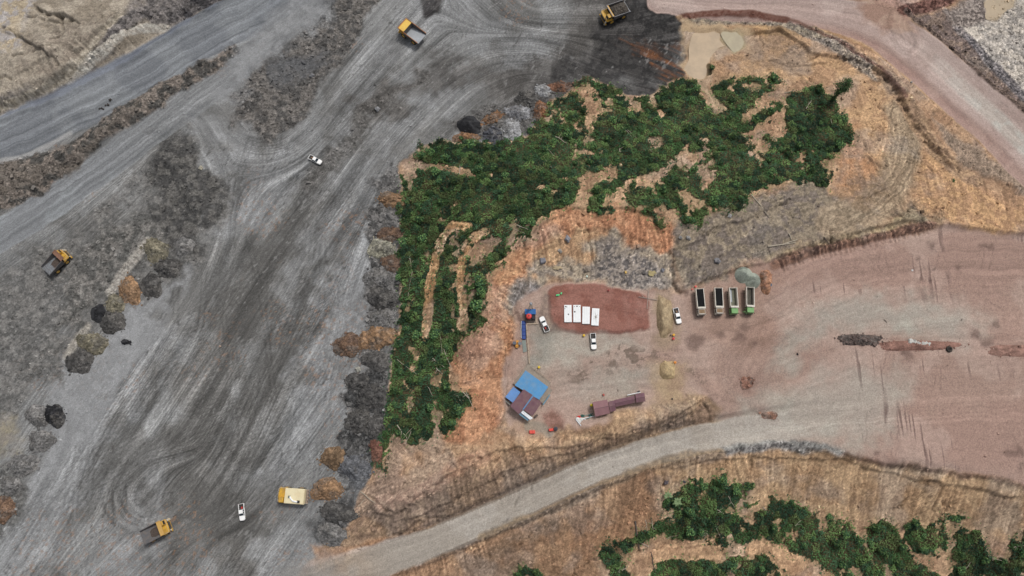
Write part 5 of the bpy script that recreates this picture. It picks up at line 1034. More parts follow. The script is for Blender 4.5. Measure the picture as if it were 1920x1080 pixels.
for i, (m_, lab) in enumerate(((RC,'red jerrycan in the bed of the pickup at lower left'), (RC,'red box in the bed of pickup by the water stand'), (BC,'tan sack in the bed of the pickup right of the berm'), (BC,'tan bundle in the bed of pickup in upper coal yard'))):
    M = cargo[(1, 2, 4, 0)[i]]; b = MB(); b.loft([[(x*s, y*s, z) for x, y in ((-.3,-.2),(.3,-.22),(.34,.2),(-.28,.24))] for s, z in ((1,.67),(1.05,.85),(.8,1.0))]); o = b.build('cargo_box' if m_ is RC else 'cargo_sack', m_); o.matrix_world = M @ Matrix.Translation((-1.35, .15, 0)); tag(o, lab, 'box' if m_ is RC else 'sack')

def rough_load(L0, L1, hw, z, hgt_, material, seed, n=26, m_=14):
    rg = np.random.default_rng(seed); xs = np.linspace(L0, L1, n); ys = np.linspace(-hw, hw, m_); XX, YY = np.meshgrid(xs, ys); e = np.minimum(1, np.minimum(hw-np.abs(YY)+.02, np.minimum(XX-L0, L1-XX)+.02)/(hw*.6))
    zz = z+hgt_*np.sqrt(np.clip(e, 0, 1))+.25*hgt_*(fbm(XX+seed*9, YY, .9, 3, seed)-.5)*2; b = MB(); b.v = [tuple(p) for p in np.c_[XX.ravel(), YY.ravel(), zz.ravel()]]
    b.f = [(j*n+i, j*n+i+1, (j+1)*n+i+1, (j+1)*n+i) for j in range(m_-1) for i in range(n-1)]; return b
COALM = mat('loaded coal', (22,22,24), .8, .4, 6, bump=.8, bsc=8); BEDW = mat('white bed paint', (212,206,194), .6, .1, 1.5, (150,132,112), .4); GREENP = mat('green cab paint', (106,154,90), .45, .06, 1, (150,150,130), .3); WCAB = mat('white cab paint', (196,190,178), .5, .08, 1, (140,124,106), .4)
RUSTY = mat('rusty roof dust', (142,118,92), .8, .25, 3, (100,78,60), .6); BEDF = mat('muddy bed floor', (112,112,96), .7, .25, 2.5, (78,74,64), .7); BEDD = mat('dark muddy bed floor', (76,72,64), .8, .35, 3, (120,120,112), .4); PALE = mat('pale dust streak', (160,166,172), .7, .15, 3)
def dump_truck(kind):
    r = empty('dump_truck'); cabm = GREENP if kind[0] == 'g' else WCAB
    MB().box(-4.3, 3.6, -.45, .45, .75, 1.1).build('chassis', BLACKP, r)
    b = MB(); b.box(-4.4, 2.0, -1.28, 1.28, 1.15, 1.28)
    for s in (-1, 1):
        y0, y1 = sorted((s*1.16, s*1.28)); b.box(-4.4, 1.9, y0, y1, 1.28, 2.75)
    b.box(1.78, 2.05, -1.28, 1.28, 1.28, 2.95).box(-4.45, -4.35, -1.2, 1.2, 1.28, 2.5); bed = b.build('bed', BEDW, r)
    MB().box(1.7, 2.3, -1.3, 1.3, 2.95, 3.08).build('headboard', BEDW, bed)
    for s in (-1, 1):
        MB().box(-4.42, 1.9, *sorted((s*1.13, s*1.33)), 2.75, 2.84).build('top_rail', BEDW, bed)
        for k in range(6): MB().box(-4.1+k*1.1, -3.98+k*1.1, *sorted((s*1.28, s*1.36)), 1.2, 2.72).build('rib', BEDW, bed)
    if kind in ('w1', 'w2'): rough_load(-4.33, 1.76, 1.14, 2.3, .3, COALM, 3 if kind == 'w1' else 4).build('coal_load', COALM, bed)
    else:
        MB().box(-4.34, 1.77, -1.15, 1.15, 1.284, 1.31).build('bed_floor', BEDF if kind == 'g1' else BEDD, bed)
        if kind == 'g1': rough_load(-4.2, .2, .42, 1.3, .22, PALE, 8).build('dust_residue', PALE, bed).location.y = -.6
    sec = lambda z, i, f: [(2.45+i*.3, -1.2+i, z), (4.2-f, -1.2+i, z), (4.38-f, -.9+i, z), (4.38-f, .9-i, z), (4.2-f, 1.2-i, z), (2.45+i*.3, 1.2-i, z)]
    cab = MB().loft([sec(.7,0,0), sec(1.7,0,0), sec(2.55,.06,.14), sec(2.78,.16,.3)]).build('cab', cabm, r)
    if kind[0] == 'w': MB().box(2.62, 3.85, -.95, .95, 2.785, 2.81).build('roof_dust', RUSTY, cab)
    else: MB().box(2.9, 3.0, -.9, .9, 2.785, 2.82).build('roof_ridge', cabm, cab)
    MB().add([(4.41,-.95,1.72),(4.41,.95,1.72),(4.27,.88,2.48),(4.27,-.88,2.48)], [(0,1,2,3)]).build('windscreen', GLASS, cab)
    for s in (-1, 1):
        MB().add([(2.7,s*1.215,1.75),(3.9,s*1.215,1.75),(3.8,s*1.165,2.45),(2.75,s*1.165,2.45)], [(0,1,2,3)]).build('side_window', GLASS, cab)
        MB().box(4.1, 4.25, s*1.42-.1, s*1.42+.1, 1.9, 2.4).build('mirror', BLACKP if kind[0] == 'g' else WCAB, cab); MB().box(4.38, 4.43, s*.9-.15, s*.9+.15, .95, 1.15).build('headlight', LAMP, cab)
    if kind == 'g2': MB().add([(4.0,-1.22,.9),(4.05,-1.26,.9),(3.75,-2.25,.9),(3.68,-2.22,.9),(4.0,-1.22,2.3),(4.05,-1.26,2.3),(3.75,-2.25,2.3),(3.68,-2.22,2.3)], [(3,2,1,0),(4,5,6,7),(0,1,5,4),(1,2,6,5),(2,3,7,6),(3,0,4,7)]).build('open_door', GREENP, r)
    MB().box(4.3, 4.5, -1.2, 1.2, .55, .85).build('bumper', BLACKP, r); MB().box(2.08, 2.42, -.8, .8, .9, 2.1).build('air_intake', BLACKP, r)
    for x in (3.3, -1.6, -3.0):
        for y in (-1.02, 1.02): wheel(r, x, y, .52, .34 if x > 0 else .55)
    return r
DT = [('w1',(1310.8,541.5),(1316,592),'white dump truck heaped with black coal, leftmost of four parked'), ('w2',(1345.8,540),(1348.8,590),'white dump truck heaped with coal, second of four parked from the left'), ('g1',(1373.2,541.5),(1377,588),'green-cabbed empty dump truck with pale floor, third of four parked'), ('g2',(1405.6,539.5),(1406.3,587.5),'green-cabbed empty dump truck with open door beside the gravel cones')]
for k, a, b, lab in DT:
    o = dump_truck(k); place(o, a, b, 2.0); tag(o, lab, 'dump truck', 'dump trucks parked in the camp yard'); settle(o, 6, 2)
ORNG = mat('faded orange rim paint', (176,112,62), .6, .15, 2, (120,90,70), .4); CANY = mat('yellow canopy paint', (220,182,84), .55, .12, .8, (170,120,76), .5); CANR = mat('rusty brown canopy', (136,102,84), .8, .25, 1.6, (96,76,66), .6); CANT = mat('tan canopy paint', (206,166,96), .6, .1, 1, (150,112,84), .4)
FLOORP = mat('polished bed floor', (168,172,176), .45, .1, 1.0, (132,132,132), .5, .2); FLOORR = mat('ribbed worn bed floor', (132,136,140), .5, .3, 2.0, (96,90,86), .6, .2); BEDS = mat('grey bed wall', (92,92,94), .7, .2, 1.5, (128,112,98), .5); LOADR = mat('loaded rock', (72,66,60), .9, .5, 3.5, (110,104,96), .6, bump=.9, bsc=3); MUDF = mat('mud on bed floor', (82,72,66), .9, .3, 2)
RAILM = mat('pale handrail', (196,186,168), .6, .1); CREAM = mat('cream tank paint', (226,214,178), .55, .05, .8, (196,168,120), .45)
def truck_base(r, deckm):
    MB().box(-4.2, 4.2, -.75, .75, 1.1, 1.9).build('chassis', BLACKP, r)
    for y in (-2.2, 2.2): wheel(r, 2.5, y, 1.22, .85, YEL)
    for y in (-2.25, -1.3, 1.3, 2.25): wheel(r, -2.4, y, 1.22, .8, YEL)
    d = MB().prism([(2.4,-2.55),(4.5,-2.55),(4.85,-2.1),(4.85,2.1),(4.5,2.55),(2.4,2.55)], 2.45, 2.65).build('deck', deckm, r)
    MB().loft([[(2.5,-1.0,1.6),(5.0,-1.0,1.6),(5.0,1.0,1.6),(2.5,1.0,1.6)],[(2.5,-1.0,2.9),(4.9,-.95,2.75),(4.9,.95,2.75),(2.5,1.0,2.9)]]).build('hood', deckm, r)
    g_ = MB().box(4.86, 5.12, -1.3, 1.3, 1.0, 2.6).build('grille', BLACKP, r)
    for k in range(5): MB().box(5.12, 5.16, -1.2+.5*k, -.95+.5*k, 1.1, 2.5).build('bar', STEEL, g_)
    MB().box(4.7, 5.2, -2.5, 2.5, .8, 1.15).build('bumper', deckm, r)
    for s in (-1, 1):
        MB().box(4.86, 5.0, s*1.85-.3, s*1.85+.3, 1.6, 1.95).build('headlight', LAMP, r)
        MB().box(2.0, 3.2, *sorted((s*2.3, s*2.62)), 2.1, 2.5).build('fender', deckm, r)
    st = MB()
    for k in range(6): st.box(4.86+.1*k, 5.05+.1*k, 1.75, 2.35, 2.3-.3*k, 2.36-.3*k)
    st.build('ladder', RAILM, r)
    rl = MB(); pts = [(2.6,-2.5,3.5),(4.45,-2.5,3.5),(4.8,-2.05,3.5),(4.8,2.05,3.5)]; rl.tube(pts, .05, 5)
    for p in pts: rl.cyl((p[0], p[1], 2.6), p, .045, n=5)
    rl.build('handrail', RAILM, r); return d
def truck_cab(r, m_):
    c = MB().loft([[(2.55,.55,2.65),(4.35,.55,2.65),(4.35,2.3,2.65),(2.55,2.3,2.65)],[(2.55,.55,3.4),(4.4,.55,3.4),(4.4,2.3,3.4),(2.55,2.3,3.4)],[(2.6,.65,4.25),(4.05,.65,4.25),(4.05,2.2,4.25),(2.6,2.2,4.25)]]).build('cab', m_, r)
    MB().add([(4.42,.65,3.42),(4.42,2.2,3.42),(4.12,2.1,4.15),(4.12,.75,4.15)], [(0,1,2,3)]).build('windscreen', GLASS, c); MB().add([(2.8,2.32,3.42),(4.2,2.32,3.42),(3.95,2.23,4.15),(2.85,2.23,4.15)], [(0,1,2,3)]).build('side_window', GLASS, c)
def haul_truck(canopy, canlen, deckm, floorm, load=None, wall=BEDS, cab=True, rim=None):
    r = empty('haul_truck'); truck_base(r, deckm)
    if cab: truck_cab(r, deckm)
    zf = lambda x: 2.75-.12*(x+5.1)
    b = MB(); b.loft([[(-5.1,-2.4,2.55),(1.7,-2.4,1.75),(1.7,2.4,1.75),(-5.1,2.4,2.55)],[(-5.1,-2.4,2.75),(1.7,-2.4,1.95),(1.7,2.4,1.95),(-5.1,2.4,2.75)]])
    for s in (-1, 1):
        for_ = [(-5.1,2.6),(1.7,1.8),(2.2,4.3),(-4.9,3.35)]
        b.loft([[(x, s*2.4+(0 if z < 3 else s*.2), z) for x, z in for_], [(x, s*2.58+(0 if z < 3 else s*.2), z) for x, z in for_]])
    b.loft([[(1.6,-2.4,1.8),(1.8,-2.4,1.8),(2.4,-2.6,4.3),(2.2,-2.6,4.3)],[(1.6,2.4,1.8),(1.8,2.4,1.8),(2.4,2.6,4.3),(2.2,2.6,4.3)]])
    bed = b.build('dump_body', wall, r)
    MB().add([(-5.08,-2.38,2.78),(1.66,-2.38,1.985),(1.66,2.38,1.985),(-5.08,2.38,2.78),(-5.08,-2.38,2.76),(1.66,-2.38,1.965),(1.66,2.38,1.965),(-5.08,2.38,2.76)], [(0,1,2,3),(4,5,6,7),(0,1,5,4),(2,3,7,6),(1,2,6,5),(3,0,4,7)]).build('bed_floor', floorm, bed)
    if floorm is FLOORR:
        for k in range(7): MB().box(-4.8+k*.9, -4.6+k*.9, -2.3, 2.3, zf(-4.7+k*.9)+.03, zf(-4.7+k*.9)+.12).build('floor_rib', STEEL, bed)
    for s in (-1, 1):
        MB().tube([(-4.95,s*2.7,3.42),(2.2,s*2.7,4.36)], .13, 6).build('top_rail', rim or wall, bed)
        for k in range(5): x = -4.2+k*1.35; MB().box(x, x+.22, *sorted((s*2.58, s*2.76)), 2.4-.1*k, 3.35+.17*k).build('rib', wall, bed)
    x1 = 2.2+canlen; cn = MB().loft([[(1.95,-2.62,4.3),(x1,-2.62,4.55),(x1,2.62,4.55),(1.95,2.62,4.3)],[(1.95,-2.62,4.42),(x1,-2.62,4.67),(x1,2.62,4.67),(1.95,2.62,4.42)]]).build('canopy', canopy, bed)
    cr = rim or canopy
    MB().box(x1-.22, x1, -2.66, 2.66, 4.68, 4.86).build('canopy_lip', cr, bed)
    for s in (-1, 1): MB().tube([(1.95,s*2.62,4.5),(x1,s*2.62,4.76)], .12, 6).build('canopy_edge', cr, bed)
    if load is not None: rough_load(-4.7, 1.9, 2.35, 2.9, 1.25, load, 12, 36, 26).build('rock_load', load, bed)
    elif floorm is not FLOORP: rough_load(-2.5, 1.6, 1.6, 2.15, .35, MUDF, 14).build('caked_mud', MUDF, bed)
    return r
HT = [(haul_truck(CANY, 2.5, YEL, FLOORP, rim=ORNG), (791,71.5), (752.5,46), 1.0, 'orange-yellow haul truck with an empty polished bed at top left'), (haul_truck(CANT, .55, YEL, FLOORR, LOADR, rim=STEEL), (1177,9.5), (1131,29.5), .98, 'yellow haul truck loaded with dark rock at the top edge'), (haul_truck(CANR, 1.5, YEL, FLOORR), (83,508), (120.5,472), 1.0, 'haul truck with rusty brown canopy and ribbed grey bed at far left'), (haul_truck(CANT, 1.35, YEL, BEDS), (263.5,1010.5), (313,985), 1.0, 'yellow haul truck with tan canopy and muddy bed at the bottom left')]
for o, a, b, sc, lab in HT:
    L_ = place(o, a, b, 3.4); o.scale = (L_/10.2,)*3; tag(o, lab, 'haul truck', 'haul trucks in the coal yard'); settle(o, 5, 4)
# tank truck
r = empty('tank_truck'); truck_base(r, YEL); truck_cab(r, YEL)
tk = MB().loft([[(-4.5,-2.3,2.0),(2.2,-2.3,2.0),(2.2,2.3,2.0),(-4.5,2.3,2.0)],[(-4.5,-2.6,3.6),(2.3,-2.6,3.6),(2.3,2.6,3.6),(-4.5,2.6,3.6)],[(-4.4,-2.4,3.95),(2.25,-2.4,3.95),(2.25,2.4,3.95),(-4.4,2.4,3.95)]]).build('tank', CREAM, r)
MB().tube([(.4,.2,4.05),(-.3,1.1,4.2),(-1.0,1.6,4.2),(-2.4,1.75,4.15)], .26, 8).build('bent_pipe', mat('white pipe', (236,238,240), .4, .03), tk)
MB().box(-3.2, -2.2, 1.25, 2.15, 3.96, 4.1).build('hatch', BLACKP, tk); MB().box(.2, 1.0, -.1, .7, 3.96, 4.12).build('valve_box', mat('olive grey metal', (104,110,96), .6), tk)
MB().box(-5.3, -4.5, -2.3, 2.3, 1.7, 1.82).build('rear_platform', mat('dusty brown metal', (140,118,106), .7, .2), r)
rl = MB()
for y in (-2.3, 0, 2.3): rl.cyl((-5.25, y, 1.8), (-5.25, y, 2.9), .06, n=5)
rl.tube([(-4.5,-2.3,2.9),(-5.25,-2.3,2.9),(-5.25,2.3,2.9),(-4.5,2.3,2.9)], .06, 5); rl.build('rear_rail', RAILM, r)
for k in range(4): MB().cyl((-4.8,-1.6+k*1.05,1.85), (-5.2,-1.6+k*1.05,1.75), .22, n=8).build('spray_nozzle', BLACKP, r)
L_ = place(r, (577,931), (520,927), 3.0); r.scale = (L_/10.6,)*3; tag(r, 'cream tank truck with yellow cab beside the tan clay heap', 'tank truck'); settle(r, 5, 4)
# ------------------------------------------------------------------ buildings of the camp
BLUE = mat('blue roof sheet', (74,138,186), .5, .08, 1.0, (128,140,146), .5); BLUE2 = mat('faded blue roof sheet', (104,148,204), .5, .08, 1.0, (130,140,160), .25); MAR = mat('maroon roof sheet', (112,80,90), .6, .07, 1.2, (140,118,108), .45); MAR2 = mat('light maroon roof sheet', (136,100,104), .6, .08, 1.0, (150,120,112), .3)
PLANK = mat('grey deck plank', (152,142,130), .85, .15, 2.5, (120,106,94), .4); WALLM = mat('plywood wall', (158,140,118), .85, .15, 1.5); PIPEW = mat('white pipe plastic', (226,230,232), .4, .04); CONC = mat('beige concrete', (166,150,132), .9, .12, 2); TEALM = mat('grey-blue sheet', (110,146,164), .6, .1)
def wp(px, py, z): x, y = at(px, py, z); return Vector((float(x), float(y), z))
def sheet_roof(name, quad, zs, material, parent, org, n=5, th=.06, along=0):
    """quad in photo positions with roof heights; split into overlapping sheets"""
    P = [wp(p[0], p[1], z)-org for p, z in zip(quad, zs)]
    if along: P = P[1:]+P[:1]
    root = None; a, b, c, d = P
    fr = MB().loft([[tuple(p-Vector((0,0,th+.05))) for p in P], [tuple(p-Vector((0,0,.02))) for p in P]]).build(name, material, parent)
    for k in range(n):
        u0, u1 = k/n, (k+1)/n+.01 if k < n-1 else 1
        q = [a.lerp(b, u0), a.lerp(b, u1), d.lerp(c, u1), d.lerp(c, u0)]; dz = Vector((0,0,.02+.025*(k % 2)))
        m_ = MB().loft([[tuple(p) for p in q], [tuple(p+dz) for p in q]])
        for j in range(3):
            v0 = (j+.35)/3; e0, e1 = q[0].lerp(q[1], v0), q[3].lerp(q[2], v0); w = (q[1]-q[0])*.05
            m_.loft([[tuple(e0-w+dz), tuple(e0+w+dz), tuple(e1+w+dz), tuple(e1-w+dz)], [tuple(e0-w*.4+dz*2.2), tuple(e0+w*.4+dz*2.2), tuple(e1+w*.4+dz*2.2), tuple(e1-w*.4+dz*2.2)]])
        m_.build('roof_sheet', material, fr)
    return fr
def walls(quad, zr, z0, parent, org, inset=.08, material=None):
    P = [wp(p[0], p[1], zr)-org for p in quad]; c = sum(P, Vector())/4; P = [p+(c-p)*inset for p in P]
    return MB().loft([[(p.x, p.y, z0-org.z) for p in P], [(p.x, p.y, zr-.12-org.z) for p in P]]).build('wall', material or WALLM, parent)
org = G(990, 740); zb = org.z
hs_ = empty('camp_building', org); tag(hs_, 'camp building with blue and maroon sheet roofs and grey plank porch', 'building')
q1 = [(985.6,694.3),(1028,725.6),(1011.3,749.2),(965.4,722)]
def planks(quad, z, n, name='porch_deck'):
    P = [wp(p[0], p[1], z)-org for p in quad]; a, b, c, d = P; fr = MB().loft([[(p.x, p.y, p.z-.35) for p in P], [(p.x, p.y, p.z-.03) for p in P]]).build(name, PLANK, hs_)
    for k in range(n):
        u0, u1 = (k+.04)/n, (k+.96)/n; q = [a.lerp(b, u0), a.lerp(b, u1), d.lerp(c, u1), d.lerp(c, u0)]; dz = Vector((0,0,.03+random.uniform(0, .03)))
        MB().loft([[tuple(p) for p in q], [tuple(p+dz) for p in q]]).build('plank', PLANK, fr)
planks([(988.5,683),(1033,717.5),(1028,727),(984,695)], zb+.9, 16); planks([(988.5,683),(994,687),(967,722),(962,719)], zb+.86, 5, 'side_deck'); planks([(1028,726),(1036,731.5),(1018,757),(1011,750)], zb+.88, 6, 'side_deck')
for p in ((989,684),(1003,694),(1018,706),(1032,717),(1035,731),(1026,745)): 
    v = wp(*p, zb+.9)-org; MB().cyl((v.x, v.y, -.3), (v.x, v.y, 1.9), .06, n=6).build('porch_post', DARKWOOD, hs_)
rlm = MB(); pp = [wp(*p, zb+1.8)-org for p in ((994,686),(1003,692.5),(1018,703.5),(1033,713.5))]; rlm.tube(pp, .05, 5); rlm.tube([p-Vector((0,0,.45)) for p in pp], .04, 5); rlm.build('porch_rail', CONC, hs_)
walls(q1, zb+3.2, zb-.3, hs_, org); sheet_roof('main_roof', q1, [zb+3.3,zb+3.3,zb+3.6,zb+3.6], BLUE, hs_, org, 8)
MB().tube([wp(965.4,722,zb+3.66)-org, wp(1011.3,749.2,zb+3.66)-org], .1, 5).build('ridge_cap', BLUE, hs_)
q2 = [(962.6,724.9),(976,735.2),(961.8,755.2),(947.4,744.3)]; walls(q2, zb+2.5, zb-.3, hs_, org); sheet_roof('lean_to_roof', q2, [zb+2.75,zb+2.75,zb+2.45,zb+2.45], BLUE2, hs_, org, 3)
MB().loft([[tuple(wp(*p, zb+1.0)-org) for p in ((946.5,747),(958,757),(956,760),(944.5,750))], [tuple(wp(*p, zb+1.15)-org) for p in ((946.5,747),(958,757),(956,760),(944.5,750))]]).build('back_shelf', mat('grey plank shelf', (130,128,122), .8), hs_)
q3 = [(982,729.7),(998.8,740.8),(973,777),(956.4,761)]; q4 = [(1000,743),(1016,754.7),(998.8,779.7),(981.4,768.6)]
walls([(982,731),(1014,754),(996,778),(960,761)], zb+3.4, zb-.3, hs_, org, .12)
sheet_roof('annex_roof', q3, [zb+3.9,zb+3.9,zb+3.6,zb+3.6], MAR, hs_, org, 4); sheet_roof('annex_roof', q4, [zb+3.85,zb+3.85,zb+3.55,zb+3.55], MAR, hs_, org, 4)
MB().loft([[tuple(wp(*p, zb+z)-org) for p, z in (((998,740),3.7),((1000.6,742),3.7),((982,769),3.4),((979.5,767.5),3.4))], [tuple(wp(*p, zb+z)-org) for p, z in (((998,740),3.82),((1000.6,742),3.82),((982,769),3.52),((979.5,767.5),3.52))]]).build('valley_gutter', BLUE, hs_)
sheet_roof('back_canopy', [(981,769),(997,783),(989.5,789),(973,777)], [zb+2.6]*4, TEALM, hs_, org, 2)
for k, (a, b) in enumerate((((979.5,770.5),(998,785)), ((977.5,773),(995,786.5)))): MB().cyl(wp(*a, zb+3.0)-org, wp(*b, zb+3.0)-org, .28, n=10).build('rain_pipe', PIPEW, hs_)
MB().cyl(wp(1031,740,zb+1.4)-org, wp(1018,759,zb+1.4)-org, .2, n=8).build('gutter_pipe', TEALM, hs_)
MB().loft([[tuple(wp(*p, zb+.1)-org) for p in ((1002,780),(1007,776),(1009,779),(1003,784))], [tuple(wp(*p, zb+.9)-org) for p in ((1002,780),(1007,776),(1009,779),(1003,784))]]).build('side_crate', DARKWOOD, hs_)
# long maroon shed
org = G(1150, 760); zb = org.z; sh = empty('maroon_shed', org); tag(sh, 'long low shed with stepped maroon sheet roofs beside the bank', 'shed')
def gable(quad, zt, mt, n, rn='roof'):
    a, b, c, d = quad; m0 = ((a[0]+d[0])/2, (a[1]+d[1])/2); m1 = ((b[0]+c[0])/2, (b[1]+c[1])/2); rise = .55
    up = lambda p: (p[0]+.0, p[1]-.6)
    sheet_roof(rn, [a, b, up(m1), up(m0)], [zt, zt, zt+rise, zt+rise], mt, sh, org, n); sheet_roof(rn, [up(m0), up(m1), c, d], [zt+rise, zt+rise, zt, zt], mt, sh, org, n)
    MB().tube([wp(*up(m0), zt+rise+.06)-org, wp(*up(m1), zt+rise+.06)-org], .09, 5).build('ridge_cap', MAR, sh)
    walls(quad, zt, zb-.8, sh, org, .1)
gable([(1111,754),(1138.5,749),(1143.7,774.8),(1116.3,781.5)], zb+3.3, MAR2, 4); gable([(1140.3,753.2),(1151.9,750.6),(1154.8,769.8),(1144.2,772.8)], zb+2.6, MAR, 2); gable([(1151.9,750),(1190.4,741.3),(1191.9,754.8),(1154.3,763)], zb+2.4, MAR, 6); gable([(1191.2,738.5),(1208,736.3),(1210.4,752.6),(1192.8,755)], zb+2.9, MAR, 3)
b = MB().cyl(wp(1176,741,.5), wp(1201,735.5,.5), .16, n=6).build('white_pole', PIPEW); tag(b, 'long white pole lying along the upper side of the maroon shed', 'pole')
# water stand
org = G(994, 592); zb = org.z; ws = empty('water_stand', org); tag(ws, 'timber stand with small blue roof beside the low wall', 'stand')
for p in ((985.5,581),(1003.5,581),(985.5,598),(1003.5,598)): v = wp(*p, zb+1.6)-org; MB().cyl((v.x, v.y, -.3), (v.x, v.y, 2.4 if p[1] < 590 else 1.2), .1, n=6).build('post', DARKWOOD, ws)
MB().loft([[tuple(wp(*p, zb+1.1)-org) for p in ((985,580),(1004,580),(1004,600),(985,600))], [tuple(wp(*p, zb+1.25)-org) for p in ((985,580),(1004,580),(1004,600),(985,600))]]).build('platform', mat('dark platform', (66,62,60), .8), ws)
sheet_roof('roof', [(984,579.5),(1004.7,579.5),(1004.7,589.2),(984,589.4)], [zb+2.6,zb+2.6,zb+2.4,zb+2.4], mat('deep blue roof sheet', (50,104,164), .5, .08), ws, org, 4)
MB().loft([[tuple(wp(*p, zb+.7)-org) for p in ((985,601),(1003.5,600.5),(1003.5,603),(985,603.5))], [tuple(wp(*p, zb+.8)-org) for p in ((985,601),(1003.5,600.5),(1003.5,603),(985,603.5))]]).build('step', DARKWOOD, ws)
v = wp(991.5, 593.8, zb+1.28); REDT = mat('red tank plastic', (214,76,72), .45, .05)
tk = empty('water_tank', v); tag(tk, 'round red plastic water tank on the timber stand', 'tank'); MB().lathe([(.85,0),(.93,.1),(.95,.9),(.9,1.15),(.55,1.35),(.32,1.42)], 18).build('body', REDT, tk, True); MB().lathe([(.24,1.42),(.24,1.52),(.2,1.55)], 12).build('lid', BLACKP, tk)
v = wp(1000.5, 594.5, zb+1.28); o = MB().box(-.5, .5, -.8, .75, 0, .7).build('dark_box', mat('dark box', (38,36,46), .6), loc=v); tag(o, 'dark box next to the red tank on the stand', 'box')
# blue trough, pipe, kerb walls
org = G(982, 620); zb = org.z; t = empty('blue_trough', org); tag(t, 'long deep blue trough along the outside of the low wall', 'trough'); BT = mat('deep blue liner', (36,66,132), .4, .15, 1.5)
qq = [(978.3,601.5),(985.5,601.5),(986,636),(979,636)]; P = [wp(*p, zb+.35)-org for p in qq]; MB().loft([[(p.x, p.y, -.2) for p in P], [tuple(p) for p in P]]).build('liner', BT, t)
for i in range(4): MB().tube([P[i]+Vector((0,0,.05)), P[(i+1) % 4]+Vector((0,0,.05))], .07, 5).build('rim', mat('navy rim', (30,46,96), .6), t)
for k in range(4): a = P[0].lerp(P[3], .2+.2*k); b = P[1].lerp(P[2], .2+.2*k); MB().tube([a+Vector((0,0,.08)), b+Vector((0,0,.08))], .06, 5).build('crossbar', mat('navy rim', (30,46,96), .6), t)
o = MB().tube([wp(977.5,602,.5), wp(976.8,620,.45), wp(977.3,634,.4)], .07, 5).build('white_pipe', PIPEW); tag(o, 'thin white pipe along the left side of the blue trough', 'pipe')
t = empty('low_wall', G(989, 640)); tag(t, 'beige L-shaped low wall around the grey corner of the yard', 'wall'); org = t.location.copy()
for a, b in (((987.2,608),(992.6,682)), ((987.2,607.4),(1009,606.6)), ((1004.8,597.5),(1005.6,606))):
    p, q = wp(*a, .35), wp(*b, .35); d = (q-p); n_ = max(1, round(d.length/2.2)); w = Vector((-d.y, d.x, 0)).normalized()*.22
    for k in range(n_):
        u, v = p+d*(k/n_+.004), p+d*((k+1)/n_-.004); ring = [u-w, u+w, v+w, v-w]; MB().loft([[(c.x-org.x, c.y-org.y, -.4-org.z) for c in ring], [(c.x-org.x, c.y-org.y, .38-org.z+.02*(k % 2)) for c in ring]]).build('wall_block', CONC, t)
t = MB().loft([[tuple(wp(*p, -.1)) for p in ((978.5,638),(985.8,638),(988,659),(981,661))], [tuple(wp(*p, .12)) for p in ((978.5,638),(985.8,638),(988,659),(981,661))]]).build('concrete_slab', mat('green-grey concrete', (128,136,130), .85, .1)); tag(t, 'green-grey concrete slab below the blue trough', 'slab')
# pole mast
org = G(993, 580); t = empty('pole_mast', org); tag(t, 'mast of pale poles meeting at a small platform above the water stand', 'mast'); top = Vector((.25, .2, 7.5))
for x, y in ((-1.1,-.9),(-.4,-1.0),(.7,-.9),(1.1,.4)): MB().cyl((x, y, -.3), top+Vector((x*.12, y*.12, 0)), .14, .1, 6).build('leg', mat('pale pole', (196,188,170), .7, .1), t)
MB().lathe([(.5,0),(.55,.08),(.5,.16)], 8, top).build('platform', STEEL, t); MB().cyl(top, top+Vector((-.3,.2,1.6)), .05, n=5).build('aerial', STEEL, t); MB().box(top.x-.3, top.x+.15, top.y-.1, top.y+.25, top.z+.2, top.z+.6).build('lamp_box', mat('pale metal box', (186,190,196), .5), t)
# solar light trailer
org = G(969.7, 645); t = empty('solar_light_trailer', org, -.08); tag(t, 'orange light trailer with two grey solar panels near the trough', 'trailer'); ORM = mat('orange machine paint', (206,142,52), .5, .12, 2, (150,110,70), .4)
MB().prism([(-.5,-1.0),(.5,-1.0),(.6,.2),(.3,1.1),(-.3,1.1),(-.6,.2)], .45, 1.0).build('chassis', ORM, t); MB().cyl((0,0,1.0), (0,.1,2.2), .12, n=8).build('mast', BLACKP, t)
for s in (-1, 1):
    p = MB().loft([[(s*.35,-.42,1.35),(s*1.45,-.42,1.25),(s*1.45,.5,1.25),(s*.35,.5,1.35)],[(s*.35,-.42,1.42),(s*1.45,-.42,1.32),(s*1.45,.5,1.32),(s*.35,.5,1.42)]]).build('solar_panel', mat('grey solar panel', (96,102,112), .3, .1), t)
    MB().box(s*.9-.02, s*.9+.02, -.42, .5, 1.38, 1.41).build('seam', STEEL, p); wheel(t, s*.62, -.2, .32, .2)
MB().box(-.4, .4, -1.35, -.85, .5, .8).build('battery_box', ORM, t)
